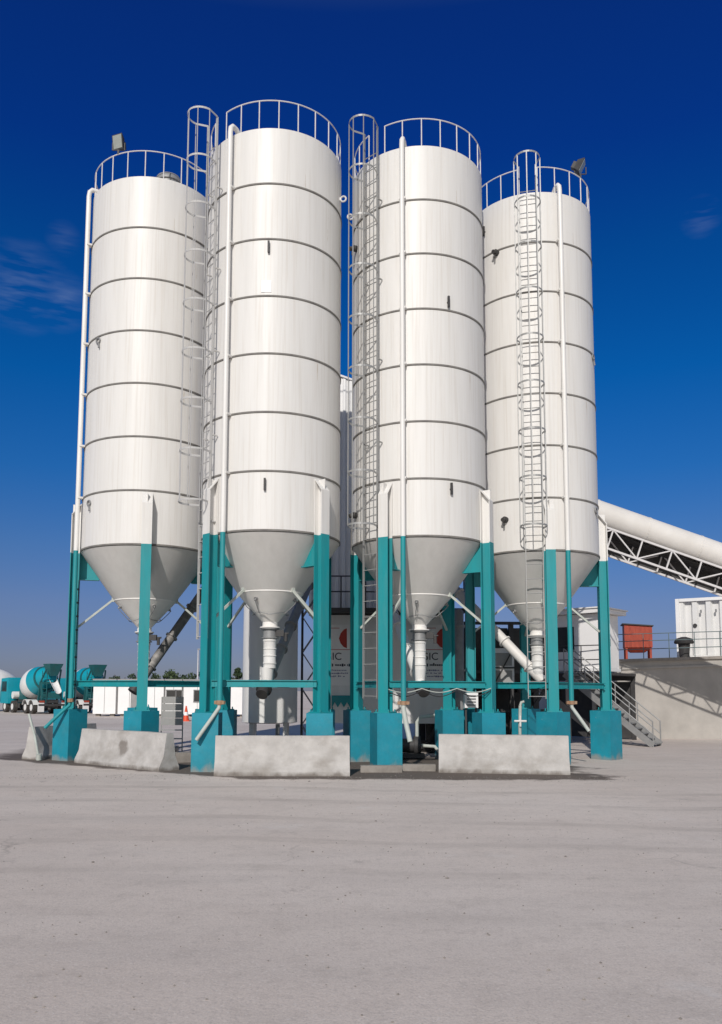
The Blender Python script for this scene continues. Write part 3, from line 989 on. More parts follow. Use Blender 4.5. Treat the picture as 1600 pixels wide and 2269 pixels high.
# ------------------------------------------------------------------ storage tank behind the second silo
t = thing('storage_tank', 'white upright cylindrical tank on short legs behind the second silo from left', 'tank', (-2.24, 26.5, 0))
m = MB()
m.lathe([(0.75, 0.92), (0.87, 0.95), (0.87, 4.70), (0.80, 4.82), (0.10, 5.0)], 64)
m.build('shell', CLAD, t)
for k in range(4):
    m = MB()
    m.beam(pol(0.74, 45 + 90 * k, 0), pol(0.74, 45 + 90 * k, 1.0), 0.12, 0.12, up=(0, 1, 0))
    m.build('leg', CLAD, t)
m = MB()
m.tube([(0.3, -0.55, 0.9), (0.3, -0.6, 0.55), (0.55, -0.8, 0.4)], 0.07, 10)
m.build('drain_pipe', GREYST, t)

# ------------------------------------------------------------------ batching tower behind the middle silos
def corrugated(L, Hh, pitch=0.25, depth=0.05, top=None):
    """Trapezoid sheet in the x-z plane facing -y; top(x) gives the height."""
    xs = []
    n = int(L / pitch)
    p = L / n
    for i in range(n):
        x = -L / 2 + i * p
        xs += [(x, 0), (x + p * 0.32, 0), (x + p * 0.46, depth), (x + p * 0.86, depth), (x + p * 0.999, 0)]
    vs, fs = [], []
    for x, y in xs:
        vs += [(x, y, 0), (x, y, top(x) if top else Hh)]
    for i in range(len(xs) - 1):
        fs.append((2 * i, 2 * i + 2, 2 * i + 3, 2 * i + 1))
    return vs, fs

TY = 27.4
tower = thing('batching_tower', 'tall white clad batching tower standing in the gap behind the two middle silos', 'tower', (1.6, TY, 0))
# base cabin x -0.55..3.75 in world => local -2.15..2.15
m = MB()
m.box((0, 1.3, 2.66), (4.3, 2.6, 3.55))
m.build('base_cabin', CLAD, tower)
for sx in (-2.0, 0, 2.0):
    for sy in (0.15, 2.4):
        m = MB()
        m.beam((sx, sy, 0), (sx, sy, 0.885), 0.2, 0.2, up=(0, 1, 0))
        m.build('leg', DARK, tower)
m = MB()
m.box((0, 1.2, 4.55), (4.9, 3.6, 0.14))
plat = m.build('platform', DARK, tower)
m = MB()
for zz in (5.15, 5.66):
    m.tube([(-2.4, -0.55, zz), (2.4, -0.55, zz)], 0.022, 8)
grail = m.build('guard_rail', DARK, plat)
m = MB()
m.tube([(0, 0, 4.62), (0, 0, 5.66)], 0.022, 8)
gp = m.build('rail_post', DARK, plat, loc=(-2.4, -0.55, 0))
for i in range(1, 13):
    copy_part(gp, plat, (-2.4 + 0.4 * i, -0.55, 0))
# clad upper tower with a sloped top
m = MB()
top = lambda x: 8.7 - 0.40 * x
ang = radians(-6)
vs, fs = corrugated(2.9, 8.0, 0.24, 0.05, top)
Rz = Matrix.Rotation(ang, 3, 'Z')
c = Vector((-1.3, 2.3, 4.64))
m.add([Rz @ Vector(v) + c for v in vs], fs)
for sx in (-1, 1):
    hh = top(sx * 1.45)
    m.prism([(0.02, 0), (2.4, 0), (2.4, hh), (0.02, hh)], c + Rz @ Vector((sx * 1.44, 0, 0)), Rz @ Vector((0, 1, 0)), (0, 0, 1), Rz @ Vector((sx * 0.03, 0, 0)))
m.build('cladding', CLAD, tower)
m = MB()
a_, b_ = c + Rz @ Vector((-1.5, -0.03, top(-1.5) + 0.03)), c + Rz @ Vector((1.5, -0.03, top(1.5) + 0.03))
m.prism([(0, 0), (2.5, 0), (2.5, 0.07), (0, 0.07)], a_, Rz @ Vector((0, 1, 0)), (0, 0, 1), b_ - a_)
m.build('roof', RAIL, tower)

def text_mesh(s, size, mt, parent, loc, name='lettering'):
    cu = bpy.data.curves.new('txt', 'FONT')
    cu.body = s
    cu.size = size
    cu.extrude = 0.004
    tmp = bpy.data.objects.new('txt', cu)
    COL.objects.link(tmp)
    bpy.context.view_layer.update()
    me = bpy.data.meshes.new_from_object(tmp.evaluated_get(bpy.context.evaluated_depsgraph_get()))
    bpy.data.objects.remove(tmp, do_unlink=True)
    me.materials.clear()
    me.materials.append(mt)
    o = bpy.data.objects.new(name, me)
    COL.objects.link(o)
    o.parent = parent
    o.location = loc
    o.rotation_euler = (pi / 2, 0, 0)
    return o

def signboard(px0, label):
    """Sign whose letters start at pixel px0; drawn at the tower's front face."""
    y = -0.03
    p = at(px0, 1462, Y=TY)
    x0, z0 = p.x - 1.6, p.z
    m = MB()
    m.box((x0 + 0.36, -0.012, z0 + 0.16), (1.12, 0.022, 2.0))
    sg = m.build('signboard', CABIN, tower)
    text_mesh('GIC', 0.34, LETTER, sg, (x0 - 0.02, y, z0))
    m = MB()
    ex, ez = x0 + 0.46, z0 + 0.38
    pts = [(0.26, 0), (0.26, 0.66), (0.16, 0.62), (0.06, 0.50), (0.0, 0.33), (0.05, 0.17), (0.15, 0.05)]
    m.prism(pts, (ex, -0.024, ez), (1, 0, 0), (0, 0, 1), (0, -0.008, 0))
    m.build('emblem', EMBLEM, sg)
    m = MB()
    m.box((x0 + 0.36, -0.027, z0 + 0.335), (1.0, 0.008, 0.018))
    m.box((x0 + 0.20, -0.027, z0 + 1.045), (0.55, 0.008, 0.018))
    m.build('sign_line', EMBLEM, sg)
    rnd = random.Random(px0)
    for r_, (zz, hh, mt) in enumerate(((-0.20, 0.055, LETTER), (-0.36, 0.028, LETTERP), (-0.46, 0.028, LETTERP), (-0.56, 0.028, LETTERP))):
        m = MB()
        x = x0 - 0.12
        while x < x0 + 0.82 - 0.12 * (r_ % 2):
            w = rnd.uniform(0.03, 0.06)
            m.box((x + w / 2, -0.027, z0 + zz + hh * (0.5 if rnd.random() < 0.75 else 0.85)), (w, 0.008, hh if rnd.random() < 0.75 else hh * 1.7))
            x += w + (0.014 if rnd.random() < 0.8 else 0.06)
        m.build('text_line', mt, sg)
    return sg
signboard(720, '')
signboard(934, '')
# teal fringed tarpaulin below the left sign
m = MB()
pts = [(0, 0), (0, 0.42), (0.75, 0.42), (0.75, 0.05)]
for i in range(7):
    pts += [(0.75 - 0.05 - i * 0.1, 0.20 if i % 2 == 0 else 0.03)]
m.prism(pts, (at(735, 1575, Y=TY).x - 1.6, -0.02, at(735, 1566, Y=TY).z - 0.05), (1, 0, 0), (0, 0, 1), (0, -0.03, 0))
m.build('tarpaulin', TEAL, tower)

# lattice mast between the white tank and the tower
q = at(682, 1500, Y=27.6)
mast = thing('lattice_mast', 'dark narrow lattice mast between the white tank and the batching tower', 'mast', (q.x, 27.6, 0))
for x in (-0.2, 0.2):
    for y in (0.0, 0.4):
        m = MB()
        m.beam((x, y, 0), (x, y, 5.2), 0.06, 0.06, up=(0, 1, 0))
        m.build('post', DARK, mast)
for i in range(8):
    for y in (0.0, 0.4):
        m = MB()
        sx_ = 1 if i % 2 else -1
        m.beam((-0.2 * sx_, y, 0.2 + i * 0.6), (0.2 * sx_, y, 0.8 + i * 0.6), 0.035, 0.035, up=(0, 1, 0))
        m.build('brace', GREYST, mast)
# grey dust pipe standing right of the tower
m = MB()
q = at(1017, 1500, Y=26.4)
m.lathe([(0.17, 0), (0.17, 4.45), (0.10, 4.55)], 24)
for zz in (1.2, 2.6, 4.0):
    m.lathe([(0.172, zz - 0.03), (0.21, zz - 0.03), (0.21, zz + 0.03), (0.172, zz + 0.03)], 24, caps=False)
o = m.build('dust_pipe', GREYST, loc=(q.x, 26.4, 0))
tag(o, 'thick grey upright pipe behind the third silo, right of the sign', 'pipe')

# ventilation unit
q = at(1045, 1552, Y=23.55)
t = thing('ventilation_unit', 'small white louvred ventilation box just left of the right leg of the third silo', 'ventilation unit', (q.x, 23.55, 0))
m = MB()
m.box((0, 0.14, q.z), (0.38, 0.24, 0.42))
m.build('casing', CABIN, t)
m = MB()
for i in range(4):
    m.box((0, 0.012, q.z - 0.13 + i * 0.085), (0.25, 0.012, 0.045))
m.build('grille', GREYST, t)
m = MB()
for sx in (-0.18, 0.18):
    m.beam((sx * 0.8, 0.14, 0), (sx * 0.8, 0.14, q.z - 0.21), 0.05, 0.05, up=(0, 1, 0))
m.build('stand', DARK, t)

# pale equipment cabinet on a stand, seen under the rightmost cone
q = at(1112, 1470, Y=27.6)
t = thing('equipment_cabinet', 'pale lilac grey equipment cabinet on dark legs under the cone of the rightmost silo', 'cabinet', (q.x, 27.6, 0), radians(-8))
m = MB()
m.box((0, 0.25, 2.72), (0.80, 0.5, 1.3))
m.build('casing', CABIN, t)
for z_ in (2.42, 3.0):
    m = MB()
    m.box((0.0, -0.008, z_), (0.66, 0.012, 0.42))
    m.build('door', GALV, t)
m = MB()
m.beam((-0.42, -0.03, 2.72), (0.42, -0.03, 2.72), 0.03, 0.05)
m.beam((-0.3, -0.05, 2.1), (0.35, -0.05, 3.3), 0.03, 0.04)
m.build('strap', DARK, t)
for x in (-0.34, 0.34):
    for y in (0.06, 0.44):
        m = MB()
        m.beam((x, y, 0), (x, y, 2.07), 0.07, 0.07, up=(0, 1, 0))
        m.build('leg', DARK, t)
# white standpipe with a cross valve before the rear piers of the fourth silo
q = at(1152, 1610, Y=23.4)
t = thing('standpipe', 'white standpipe with a cross handled valve behind the right barrier', 'standpipe', (q.x, 23.4, 0))
m = MB()
m.tube([(0, 0, 0), (0, 0, 1.0), (0.02, 0, 1.55)], 0.045, 12)
m.tube([(0.02, 0, 1.55), (0.05, 0, 1.64), (0.13, 0, 1.66)], 0.038, 12)
m.build('pipe', HOSE, t)
m = MB()
m.tube([(-0.17, -0.07, 1.12), (0.17, -0.07, 1.12)], 0.03, 8)
m.tube([(0, -0.07, 0.97), (0, -0.07, 1.27)], 0.03, 8)
m.tube([(0, -0.08, 1.12), (0, 0, 1.12)], 0.04, 10)
m.build('valve_handle', PIPEW, t)
# grey water pump with pipes behind the middle barrier gap
q = at(905, 1640, Y=24.2)
t = thing('water_pump', 'dark pump with pale pipes on the ground in the shade behind the kerb stones', 'pump', (q.x, 24.2, 0))
m = MB()
m.tube([(-0.4, 0, 0.38), (0.15, 0, 0.38)], 0.20, 18)
m.tube([(0.15, 0, 0.38), (0.34, 0, 0.38)], 0.27, 20)
m.box((-0.05, 0, 0.10), (1.0, 0.5, 0.12))
m.build('body', DARK, t)
m = MB()
m.tube([(0.25, 0, 0.55), (0.25, 0, 1.05), (0.35, 0.05, 1.2), (0.9, 0.3, 1.25)], 0.055, 12)
m.tube([(0.34, 0, 0.38), (0.75, -0.1, 0.36), (0.95, -0.3, 0.1)], 0.05, 12)
m.build('pipe', HOSE, t)
# ------------------------------------------------------------------ dark aggregate bin frame behind the right silos
bins = thing('aggregate_bins', 'dark steel aggregate bins on a braced frame in the shade behind the right silos', 'aggregate bins', (5.05, 29.5, 0))
for sx in (-2.1, -0.75, 0.75, 2.1):
    for sy in (-1.2, 1.2):
        m = MB()
        m.beam((sx, sy, 0), (sx, sy, 4.3), 0.16, 0.16, up=(0, 1, 0))
        m.build('post', DARK, bins)
for i, sx in enumerate((-1.42, 0.0, 1.42)):
    m = MB()
    a, b = 0.66, 0.3
    vs = [(sx - a, -1.1, 4.1), (sx + a, -1.1, 4.1), (sx + a, 1.1, 4.1), (sx - a, 1.1, 4.1),
          (sx - a, -1.1, 3.1), (sx + a, -1.1, 3.1), (sx + a, 1.1, 3.1), (sx - a, 1.1, 3.1),
          (sx - b, -0.4, 1.9), (sx + b, -0.4, 1.9), (sx + b, 0.4, 1.9), (sx - b, 0.4, 1.9)]
    fs = [(0, 1, 5, 4), (1, 2, 6, 5), (2, 3, 7, 6), (3, 0, 4, 7), (4, 5, 9, 8), (5, 6, 10, 9), (6, 7, 11, 10), (7, 4, 8, 11), (8, 9, 10, 11), (0, 1, 2, 3)]
    m.add(vs, fs)
    m.build('bin', DARK, bins)
for (x0, z0, x1, z1) in ((-2.1, 0.3, -0.75, 2.4), (-0.75, 0.3, -2.1, 2.4), (0.75, 0.3, 2.1, 2.4), (2.1, 0.3, 0.75, 2.4), (-2.1, 4.25, 2.1, 4.25), (-2.1, 2.6, 2.1, 2.6), (-2.1, 1.3, 2.1, 1.3)):
    m = MB()
    m.beam((x0, -1.3, z0), (x1, -1.3, z1), 0.10, 0.10)
    m.build('brace', DARK, bins)
m = MB()
m.box((0, 1.5, 1.6), (4.6, 0.1, 3.2))
m.build('back_wall', DARK, bins)
m = MB()
m.box((0.0, 0.0, 1.0), (3.9, 1.5, 0.5))
m.build('weigh_belt', RUBBER, bins)

# ------------------------------------------------------------------ inclined belt conveyor
_a, _b = at(1340, 1144, Y=29.3), at(1600, 1235, Y=29.3)
_s = (_b.z - _a.z) / (_b.x - _a.x)
cp0, cp1 = Vector((3.6, 29.3, _a.z + _s * (3.6 - _a.x))), Vector((20.0, 29.3, _a.z + _s * (20.0 - _a.x)))
conv = thing('belt_conveyor', 'long inclined white covered belt conveyor on a truss at the right', 'conveyor', cp0)
dv = cp1 - cp0
dn = dv.normalized()
nn = Vector((-dn.z, 0, dn.x)) if dn.x > 0 else Vector((dn.z, 0, -dn.x))    # perpendicular, upward, in the x-z plane
if nn.z < 0:
    nn = -nn
yv = Vector((0, 1, 0))
m = MB()
arc = []
rc = 0.48
for i in range(25):
    a = radians(-62 + 304 * i / 24)
    arc.append((rc * cos(a), rc * sin(a)))
segs = 9
Lc = dv.length
for k in range(segs):
    a, b = dn * (Lc * k / segs), dn * (Lc * (k + 1) / segs - 0.012)
    vs = []
    for p in (a, b):
        for (yy, nn_) in arc:
            vs.append(p + yv * yy + nn * nn_)
    q = len(arc)
    fs = [(i, i + 1, q + i + 1, q + i) for i in range(q - 1)]
    m.add(vs, fs)
    # stiffening hoop over each joint
    hp = [b + yv * (yy * 1.016) + nn * (nn_ * 1.016) for (yy, nn_) in arc]
    for i in range(q - 1):
        m.beam(hp[i], hp[i + 1], 0.06, 0.012, up=(hp[i] - b))
m.build('cover', COVERM, conv)
m = MB()
m.beam(nn * -0.14, dv + nn * -0.14, 0.72, 0.05, up=nn)
m.beam(nn * -0.60, dv + nn * -0.60, 0.66, 0.03, up=nn)
m.build('belt', RUBBER, conv)
zt, zb = -0.50, -1.20
m = MB()
for yy in (-0.45, 0.45):
    for z_ in (zt, zb):
        m.beam(yv * yy + nn * z_, dv + yv * yy + nn * z_, 0.07, 0.07, up=nn)
tr = m.build('truss', RAIL, conv)
npan = 16
pl = Lc / npan
for yy in (-0.45, 0.45):
    for i in range(npan + 1):
        mb = MB()
        mb.beam(dn * (i * pl) + yv * yy + nn * zb, dn * (i * pl) + yv * yy + nn * zt, 0.05, 0.05, up=dn)
        mb.build('truss_post', RAIL, tr)
    for i in range(npan):
        mb = MB()
        a, b = (zt, zb) if i % 2 == 0 else (zb, zt)
        mb.beam(dn * (i * pl) + yv * yy + nn * a, dn * ((i + 1) * pl) + yv * yy + nn * b, 0.045, 0.045, up=yv)
        mb.build('truss_diagonal', RAIL, tr)
m = MB()
m.prism([(0, zb + 0.04), (Lc, zb + 0.04), (Lc, zt - 0.05), (0, zt - 0.05)], yv * 0.50, dn, nn, yv * 0.02)
m.build('side_sheet', DARK, conv)

# ------------------------------------------------------------------ ramp, deck and what stands on it
AZR = radians(3)
RISE = 0.038
U = Vector((cos(AZR), sin(AZR), 0))       # along the wall, to the right and nearer
V = Vector((-sin(AZR), cos(AZR), 0))      # into the ramp
W0 = at(1367, 1467, Y=35.0)
ZD = 3.20
W0.z = 0
def wl(u, v, z=0.0):
    return W0 + U * u + V * v + Vector((0, 0, z))
def dk(u):
    return ZD + RISE * u
ramp = thing('concrete_ramp', 'raised concrete ramp with a tall beige retaining wall at the right', 'ramp', W0, AZR)
m = MB()
m.prism([(0, 0), (18, 0), (18, dk(18) - 0.02), (0, dk(0) - 0.02)], (0, 0, 0), (1, 0, 0), (0, 0, 1), (0, 12, 0))
m.build('retaining_wall', WALLC, ramp)
m = MB()
m.prism([(-0.1, dk(-0.1) - 0.018), (18.1, dk(18.1) - 0.018), (18.1, dk(18.1) + 0.10), (-0.1, dk(-0.1) + 0.10)], (0, -0.10, 0), (1, 0, 0), (0, 0, 1), (0, 12.2, 0))
m.build('coping', CONCD, ramp)
m = MB()
m.prism([(0.0, dk(0) - 0.34), (18, dk(18) - 0.34), (18, dk(18) - 0.26), (0.0, dk(0) - 0.26)], (0, -0.06, 0), (1, 0, 0), (0, 0, 1), (0, 0.058, 0))
m.build('wall_ledge', WALLC, ramp)

def guard(name, label, pts, hgt=1.05, step=1.2, mt=GREYST, rails=(0.35, 0.7, 1.05), group=None, r=0.022):
    t = thing(name, label, 'railing', pts[0], group=group)
    p0 = Vector(pts[0])
    m = MB()
    for i in range(len(pts) - 1):
        a, b = Vector(pts[i]) - p0, Vector(pts[i + 1]) - p0
        for h_ in rails:
            m.tube([a + Vector((0, 0, h_)), b + Vector((0, 0, h_))], r, 8)
    m.build('rail', mt, t)
    for i in range(len(pts) - 1):
        a, b = Vector(pts[i]) - p0, Vector(pts[i + 1]) - p0
        n = max(1, int((b - a).length / step))
        for k in range(n + 1):
            q = a.lerp(b, k / n)
            mb = MB()
            mb.tube([q, q + Vector((0, 0, hgt))], r, 8)
            mb.build('post', mt, t)
    return t
guard('guard_railing', 'thin dark steel railing along the edge of the concrete ramp', [wl(0.1, 0.12, dk(0.1) + 0.1), wl(9.0, 0.12, dk(9.0) + 0.1)], 1.05, 1.05, RAILG, (0.4, 0.75, 1.05), r=0.017)

# white corrugated container on the ramp
q = at(1503, 1457, Y=38.0)
cz = dk(q.x - W0.x) + 0.10
cont = thing('shipping_container', 'white corrugated steel container standing on the concrete ramp', 'container', (q.x, 38.0, cz), radians(-34))
CL, CH, CW = 6.0, 2.75, 2.4
m = MB()
vs, fs = corrugated(CL - 0.2, CH - 0.3, 0.56, 0.16)
m.add([Vector(v) + Vector((CL / 2, 0.0, 0.15)) for v in vs], fs)
m.box((CL / 2, CW / 2 + 0.06, CH / 2), (CL - 0.1, CW - 0.26, CH - 0.1))
m.build('side_panel', CLAD, cont)
m = MB()
for x in (0.05, CL - 0.05):
    for y in (0.0, CW):
        m.beam((x, y, 0), (x, y, CH), 0.16, 0.16, up=(0, 1, 0))
for z in (0.07, CH - 0.07):
    for y in (0.0, CW):
        m.beam((0.14, y, z), (CL - 0.14, y, z), 0.14, 0.14)
m.build('frame', CABIN, cont)
for x in (1.05, 1.68, 2.30, 2.92):
    m = MB()
    m.box((x, -0.05, CH - 0.62), (0.07, 0.06, 0.14))
    m.build('vent', GREYST, cont)
m = MB()
m.tube([(0.78, -0.06, 1.50), (0.78, 0.05, 1.50)], 0.09, 14)
m.build('port', DARK, cont)

# dark hopper bin standing before the container
q = at(1517, 1455, Y=36.8)
bn = thing('waste_bin', 'dark bin with a bulging lid beside the white container', 'bin', (q.x, 36.8, dk(q.x - W0.x) + 0.1))
m = MB()
m.lathe([(0.20, 0.0), (0.25, 0.62), (0.27, 0.64)], 20)
m.build('tub', DARK, bn)
m = MB()
m.lathe([(0.40, 0.64), (0.42, 0.72), (0.34, 0.86), (0.10, 0.94)], 20)
m.build('lid', RUBBER, bn)

# red feed hopper on legs
q = at(1417, 1457, Y=38.0)
hp = thing('feed_hopper', 'boxy rust red steel feed hopper on short legs beside the control cabin', 'hopper', (q.x, 38.2, dk(q.x - W0.x) + 0.1), radians(-14))
m = MB()
vs = [(-0.6, -0.5, 1.62), (0.6, -0.5, 1.52), (0.6, 0.5, 1.52), (-0.6, 0.5, 1.62), (-0.6, -0.5, 0.58), (0.6, -0.5, 0.58), (0.6, 0.5, 0.58), (-0.6, 0.5, 0.58),
      (-0.3, -0.25, 0.36), (0.3, -0.25, 0.36), (0.3, 0.25, 0.36), (-0.3, 0.25, 0.36)]
m.add(vs, [(0, 1, 5, 4), (1, 2, 6, 5), (2, 3, 7, 6), (3, 0, 4, 7), (4, 5, 9, 8), (5, 6, 10, 9), (6, 7, 11, 10), (7, 4, 8, 11), (8, 9, 10, 11), (0, 1, 2, 3)])
for x in (-0.5, -0.3, -0.1, 0.1, 0.3, 0.5):
    m.box((x, -0.51, 1.05), (0.04, 0.03, 0.92))
m.build('hopper', RED, hp)
m = MB()
m.beam((-0.68, 0, 1.66), (0.66, 0, 1.55), 1.15, 0.05)
m.build('rim_plate', DARK, hp)
for x in (-0.52, 0.52):
    for y in (-0.42, 0.42):
        mb = MB()
        mb.beam((x, y, 0), (x, y, 0.58), 0.09, 0.09, up=(0, 1, 0))
        mb.build('leg', RED, hp)

# control cabin
PZ = 2.86
q = at(1330, 1480, Y=32.2)
cab = thing('control_cabin', 'white control cabin with a flat overhanging roof behind the rightmost silo', 'cabin', (q.x, 32.2, PZ), radians(-42))
# local +x runs right/near... near corner at the origin, left face along -x', right face along +y'
Lx, Ly, Hc = 2.5, 1.75, 2.12
m = MB()
def wall_with_hole(m, o, ax, L, Hh, hx0, hx1, hz0, hz1, th, nrm):
    az_ = Vector((0, 0, 1))
    ext = Vector(nrm) * th
    for (x0, x1, z0, z1) in ((0, hx0, 0, Hh), (hx1, L, 0, Hh), (hx0, hx1, 0, hz0), (hx0, hx1, hz1, Hh)):
        if x1 - x0 > 0.001 and z1 - z0 > 0.001:
            m.prism([(x0, z0), (x1, z0), (x1, z1), (x0, z1)], o, ax, az_, ext)
wall_with_hole(m, (-Lx, 0, 0), Vector((1, 0, 0)), Lx, Hc, 0.25, 1.45, 0.65, 1.65, 0.08, (0, 1, 0))
wall_with_hole(m, (0, 0.082, 0), Vector((0, 1, 0)), Ly - 0.08, Hc, 0.12, 0.42, 0.7, 1.72, 0.08, (-1, 0, 0))
m.prism([(0, 0), (Lx - 0.082, 0), (Lx - 0.082, Hc), (0, Hc)], (-Lx, Ly + 0.004, 0), (1, 0, 0), (0, 0, 1), (0, -0.08, 0))
m.prism([(0.082, 0), (Ly - 0.082, 0), (Ly - 0.082, Hc), (0.082, Hc)], (-Lx, 0, 0), (0, 1, 0), (0, 0, 1), (0.08, 0, 0))
m.box((-Lx / 2, Ly / 2, -0.06), (Lx + 0.1, Ly + 0.1, 0.12))
m.build('wall', CABIN, cab)
m = MB()
m.box((-Lx / 2, Ly / 2, Hc + 0.10), (Lx + 0.5, Ly + 0.5, 0.16))
m.box((-Lx / 2, Ly / 2, Hc + 0.215), (Lx + 0.62, Ly + 0.62, 0.05))
m.build('roof', CABIN, cab)
m = MB()
m.box((-Lx + 0.85, 0.05, 1.15), (1.198, 0.02, 0.998))
m.build('window', GLASS, cab)
m = MB()
m.box((-0.05, 0.35, 1.21), (0.02, 0.298, 1.018))
m.build('window', GLASS, cab)
m = MB()
m.box((0.012, 1.15, 0.99), (0.03, 0.78, 1.96))
dr = m.build('door', CABIN, cab)
m = MB()
m.box((0.045, 0.86, 1.02), (0.03, 0.035, 0.30))
m.build('handle', DARK, dr)

# steel service platform carrying the cabin
plt = thing('service_platform', 'steel service platform on posts carrying the control cabin beside the ramp', 'platform', (q.x, 32.2, 0), radians(-36))
m = MB()
m.box((-1.2, 1.2, PZ - 0.24), (3.5, 3.0, 0.10))
for y in (-0.28, 2.68):
    m.beam((-2.95, y, PZ - 0.36), (0.52, y, PZ - 0.36), 0.10, 0.20)
m.build('deck', DARK, plt)
m = MB()
m.beam((-2.7, -0.42, PZ - 0.5), (0.3, -0.42, 0.1), 0.12, 0.26)
m.build('raking_beam', CONCD, plt)
for x in (-2.8, -1.2, 0.42):
    for y in (-0.28, 2.68):
        mb = MB()
        mb.beam((x, y, 0), (x, y, PZ - 0.46), 0.14, 0.14, up=(0, 1, 0))
        mb.build('post', WALLC if x == -1.2 else DARK, plt)
m = MB()
m.box((-1.2, 2.78, 1.2), (3.3, 0.08, 2.3))
m.build('void_shade_sheet', DARK, plt)  # dark sheet standing in for the shaded void under the deck
Mp = Matrix.Rotation(radians(-36), 4, 'Z')
gp_ = lambda x, y: Vector((q.x, 32.2, 0)) + (Mp @ Vector((x, y, 0))) + Vector((0, 0, PZ - 0.18))
guard('platform_railing', 'dark steel railing along the front of the service platform below the cabin', [gp_(-2.85, -0.24), gp_(0.45, -0.24)], 1.05, 0.95, DARK, (0.5, 1.05), r=0.02)

# staircase descending along the retaining wall
st = thing('staircase', 'steel staircase with pipe handrails descending from the service platform towards the yard', 'staircase', (q.x, 32.2, 0), radians(-36))
SX0, SX1, SZ0 = -0.9, 2.3, PZ - 0.2
y0, y1 = -1.42, -0.46
for y in (y0, y1):
    m = MB()
    m.beam((SX0, y, SZ0 - 0.05), (SX1, y, 0.0 + 0.05), 0.05, 0.22, up=(0, 0, 1))
    m.build('stringer', GREYST, st)
nst = 15
for i in range(nst):
    f = (i + 0.5) / nst
    mb = MB()
    mb.box((SX0 + (SX1 - SX0) * f, (y0 + y1) / 2, SZ0 * (1 - f)), (0.26, y1 - y0 - 0.06, 0.03))
    mb.build('tread', GREYST, st)
for y in (y0, y1):
    m = MB()
    for h_ in (0.45, 0.9):
        m.tube([(SX0, y, SZ0 + h_), (SX1, y, h_)], 0.022, 8)
    for i in range(5):
        f = i / 4
        m.tube([(SX0 + (SX1 - SX0) * f, y, SZ0 * (1 - f)), (SX0 + (SX1 - SX0) * f, y, SZ0 * (1 - f) + 0.9)], 0.022, 8)
    m.build('handrail', GREYST, st)

# ------------------------------------------------------------------ site cabins in the distance
CY = 61.0
def site_cabin(px0, px1, label, win=(), door=None):
    a, b = at(px0, 1560, Y=CY), at(px1, 1560, Y=CY)
    L = b.x - a.x
    t = thing('site_cabin', label, 'site cabin', ((a.x + b.x) / 2, CY, 0), group='white site cabins along the back of the yard')
    z1 = 2.62
    m = MB()
    m.box((0, 1.2, 0.18 + (z1 - 0.18) / 2), (L, 2.4, z1 - 0.18))
    m.build('wall', CABIN, t)
    m = MB()
    m.box((0, 1.2, z1 + 0.05), (L + 0.1, 2.6, 0.10))
    m.build('roof', GREYST, t)
    for w in win:
        c_ = at(w[0], 1547, Y=CY)
        mb = MB()
        x = c_.x - (a.x + b.x) / 2
        hw = w[1] / 2
        for (cx, cz_, sx, sz) in ((x - hw - 0.03, 1.5, 0.06, 0.86), (x + hw + 0.03, 1.5, 0.06, 0.86), (x, 1.5 + 0.43, w[1] + 0.12, 0.06), (x, 1.5 - 0.43, w[1] + 0.12, 0.06)):
            mb.box((cx, -0.02, cz_), (sx, 0.06, sz))
        fr = mb.build('window', GREYST, t)
        mb = MB()
        mb.box((x, -0.008, 1.5), (w[1], 0.014, 0.8))
        mb.build('pane', GLASS, fr)
    mb = MB()
    for k in range(1, max(2, int(L / 1.2))):
        mb.box((-L / 2 + k * L / max(2, int(L / 1.2)), -0.006, 1.42), (0.035, 0.012, 2.30))
    mb.build('panel_joint', GALV, t)
    if door:
        c_ = at(door, 1547, Y=CY)
        mb = MB()
        mb.box((c_.x - (a.x + b.x) / 2, -0.012, 1.2), (0.8, 0.03, 2.0))
        mb.build('door', GREYST, t)
    for sx in (-1, 1):
        mb = MB()
        mb.box((sx * (L / 2 - 0.3), 0.4, 0.09), (0.3, 0.4, 0.18))
        mb.build('footing', CONCD, t)
    return t
site_cabin(206, 256, 'white site cabin partly behind the second mixer truck, first of the row')
site_cabin(261, 312, 'white site cabin with a grey door between the two left legs of the leftmost silo', door=302)
site_cabin(322, 362, 'plain closed white site cabin just right of the leftmost silo front leg')
site_cabin(366, 402, 'white site cabin with a dark window, above the slatted steel panel', ((379, 0.62), (397, 0.4)))
site_cabin(406, 468, 'white site cabin with one small window, behind the traffic cone', ((438, 0.50),))
site_cabin(474, 545, 'white site cabin right of the second silo left leg, half hidden by the tank')
# ------------------------------------------------------------------ traffic cone
q = at(412, 1598, Z=0)
t = thing('traffic_cone', 'orange traffic cone standing in front of the white site cabins', 'traffic cone', q)
m = MB(); m.box((0, 0, 0.03), (0.5, 0.5, 0.06)); m.build('base', ORANGE, t, bevel=0.01)
m = MB(); m.lathe([(0.2, 0.06), (0.04, 0.95)], 20); m.build('body', ORANGE, t)
m = MB(); m.lathe([(0.150, 0.36), (0.112, 0.57)], 20, caps=False); m.build('band', CABIN, t)

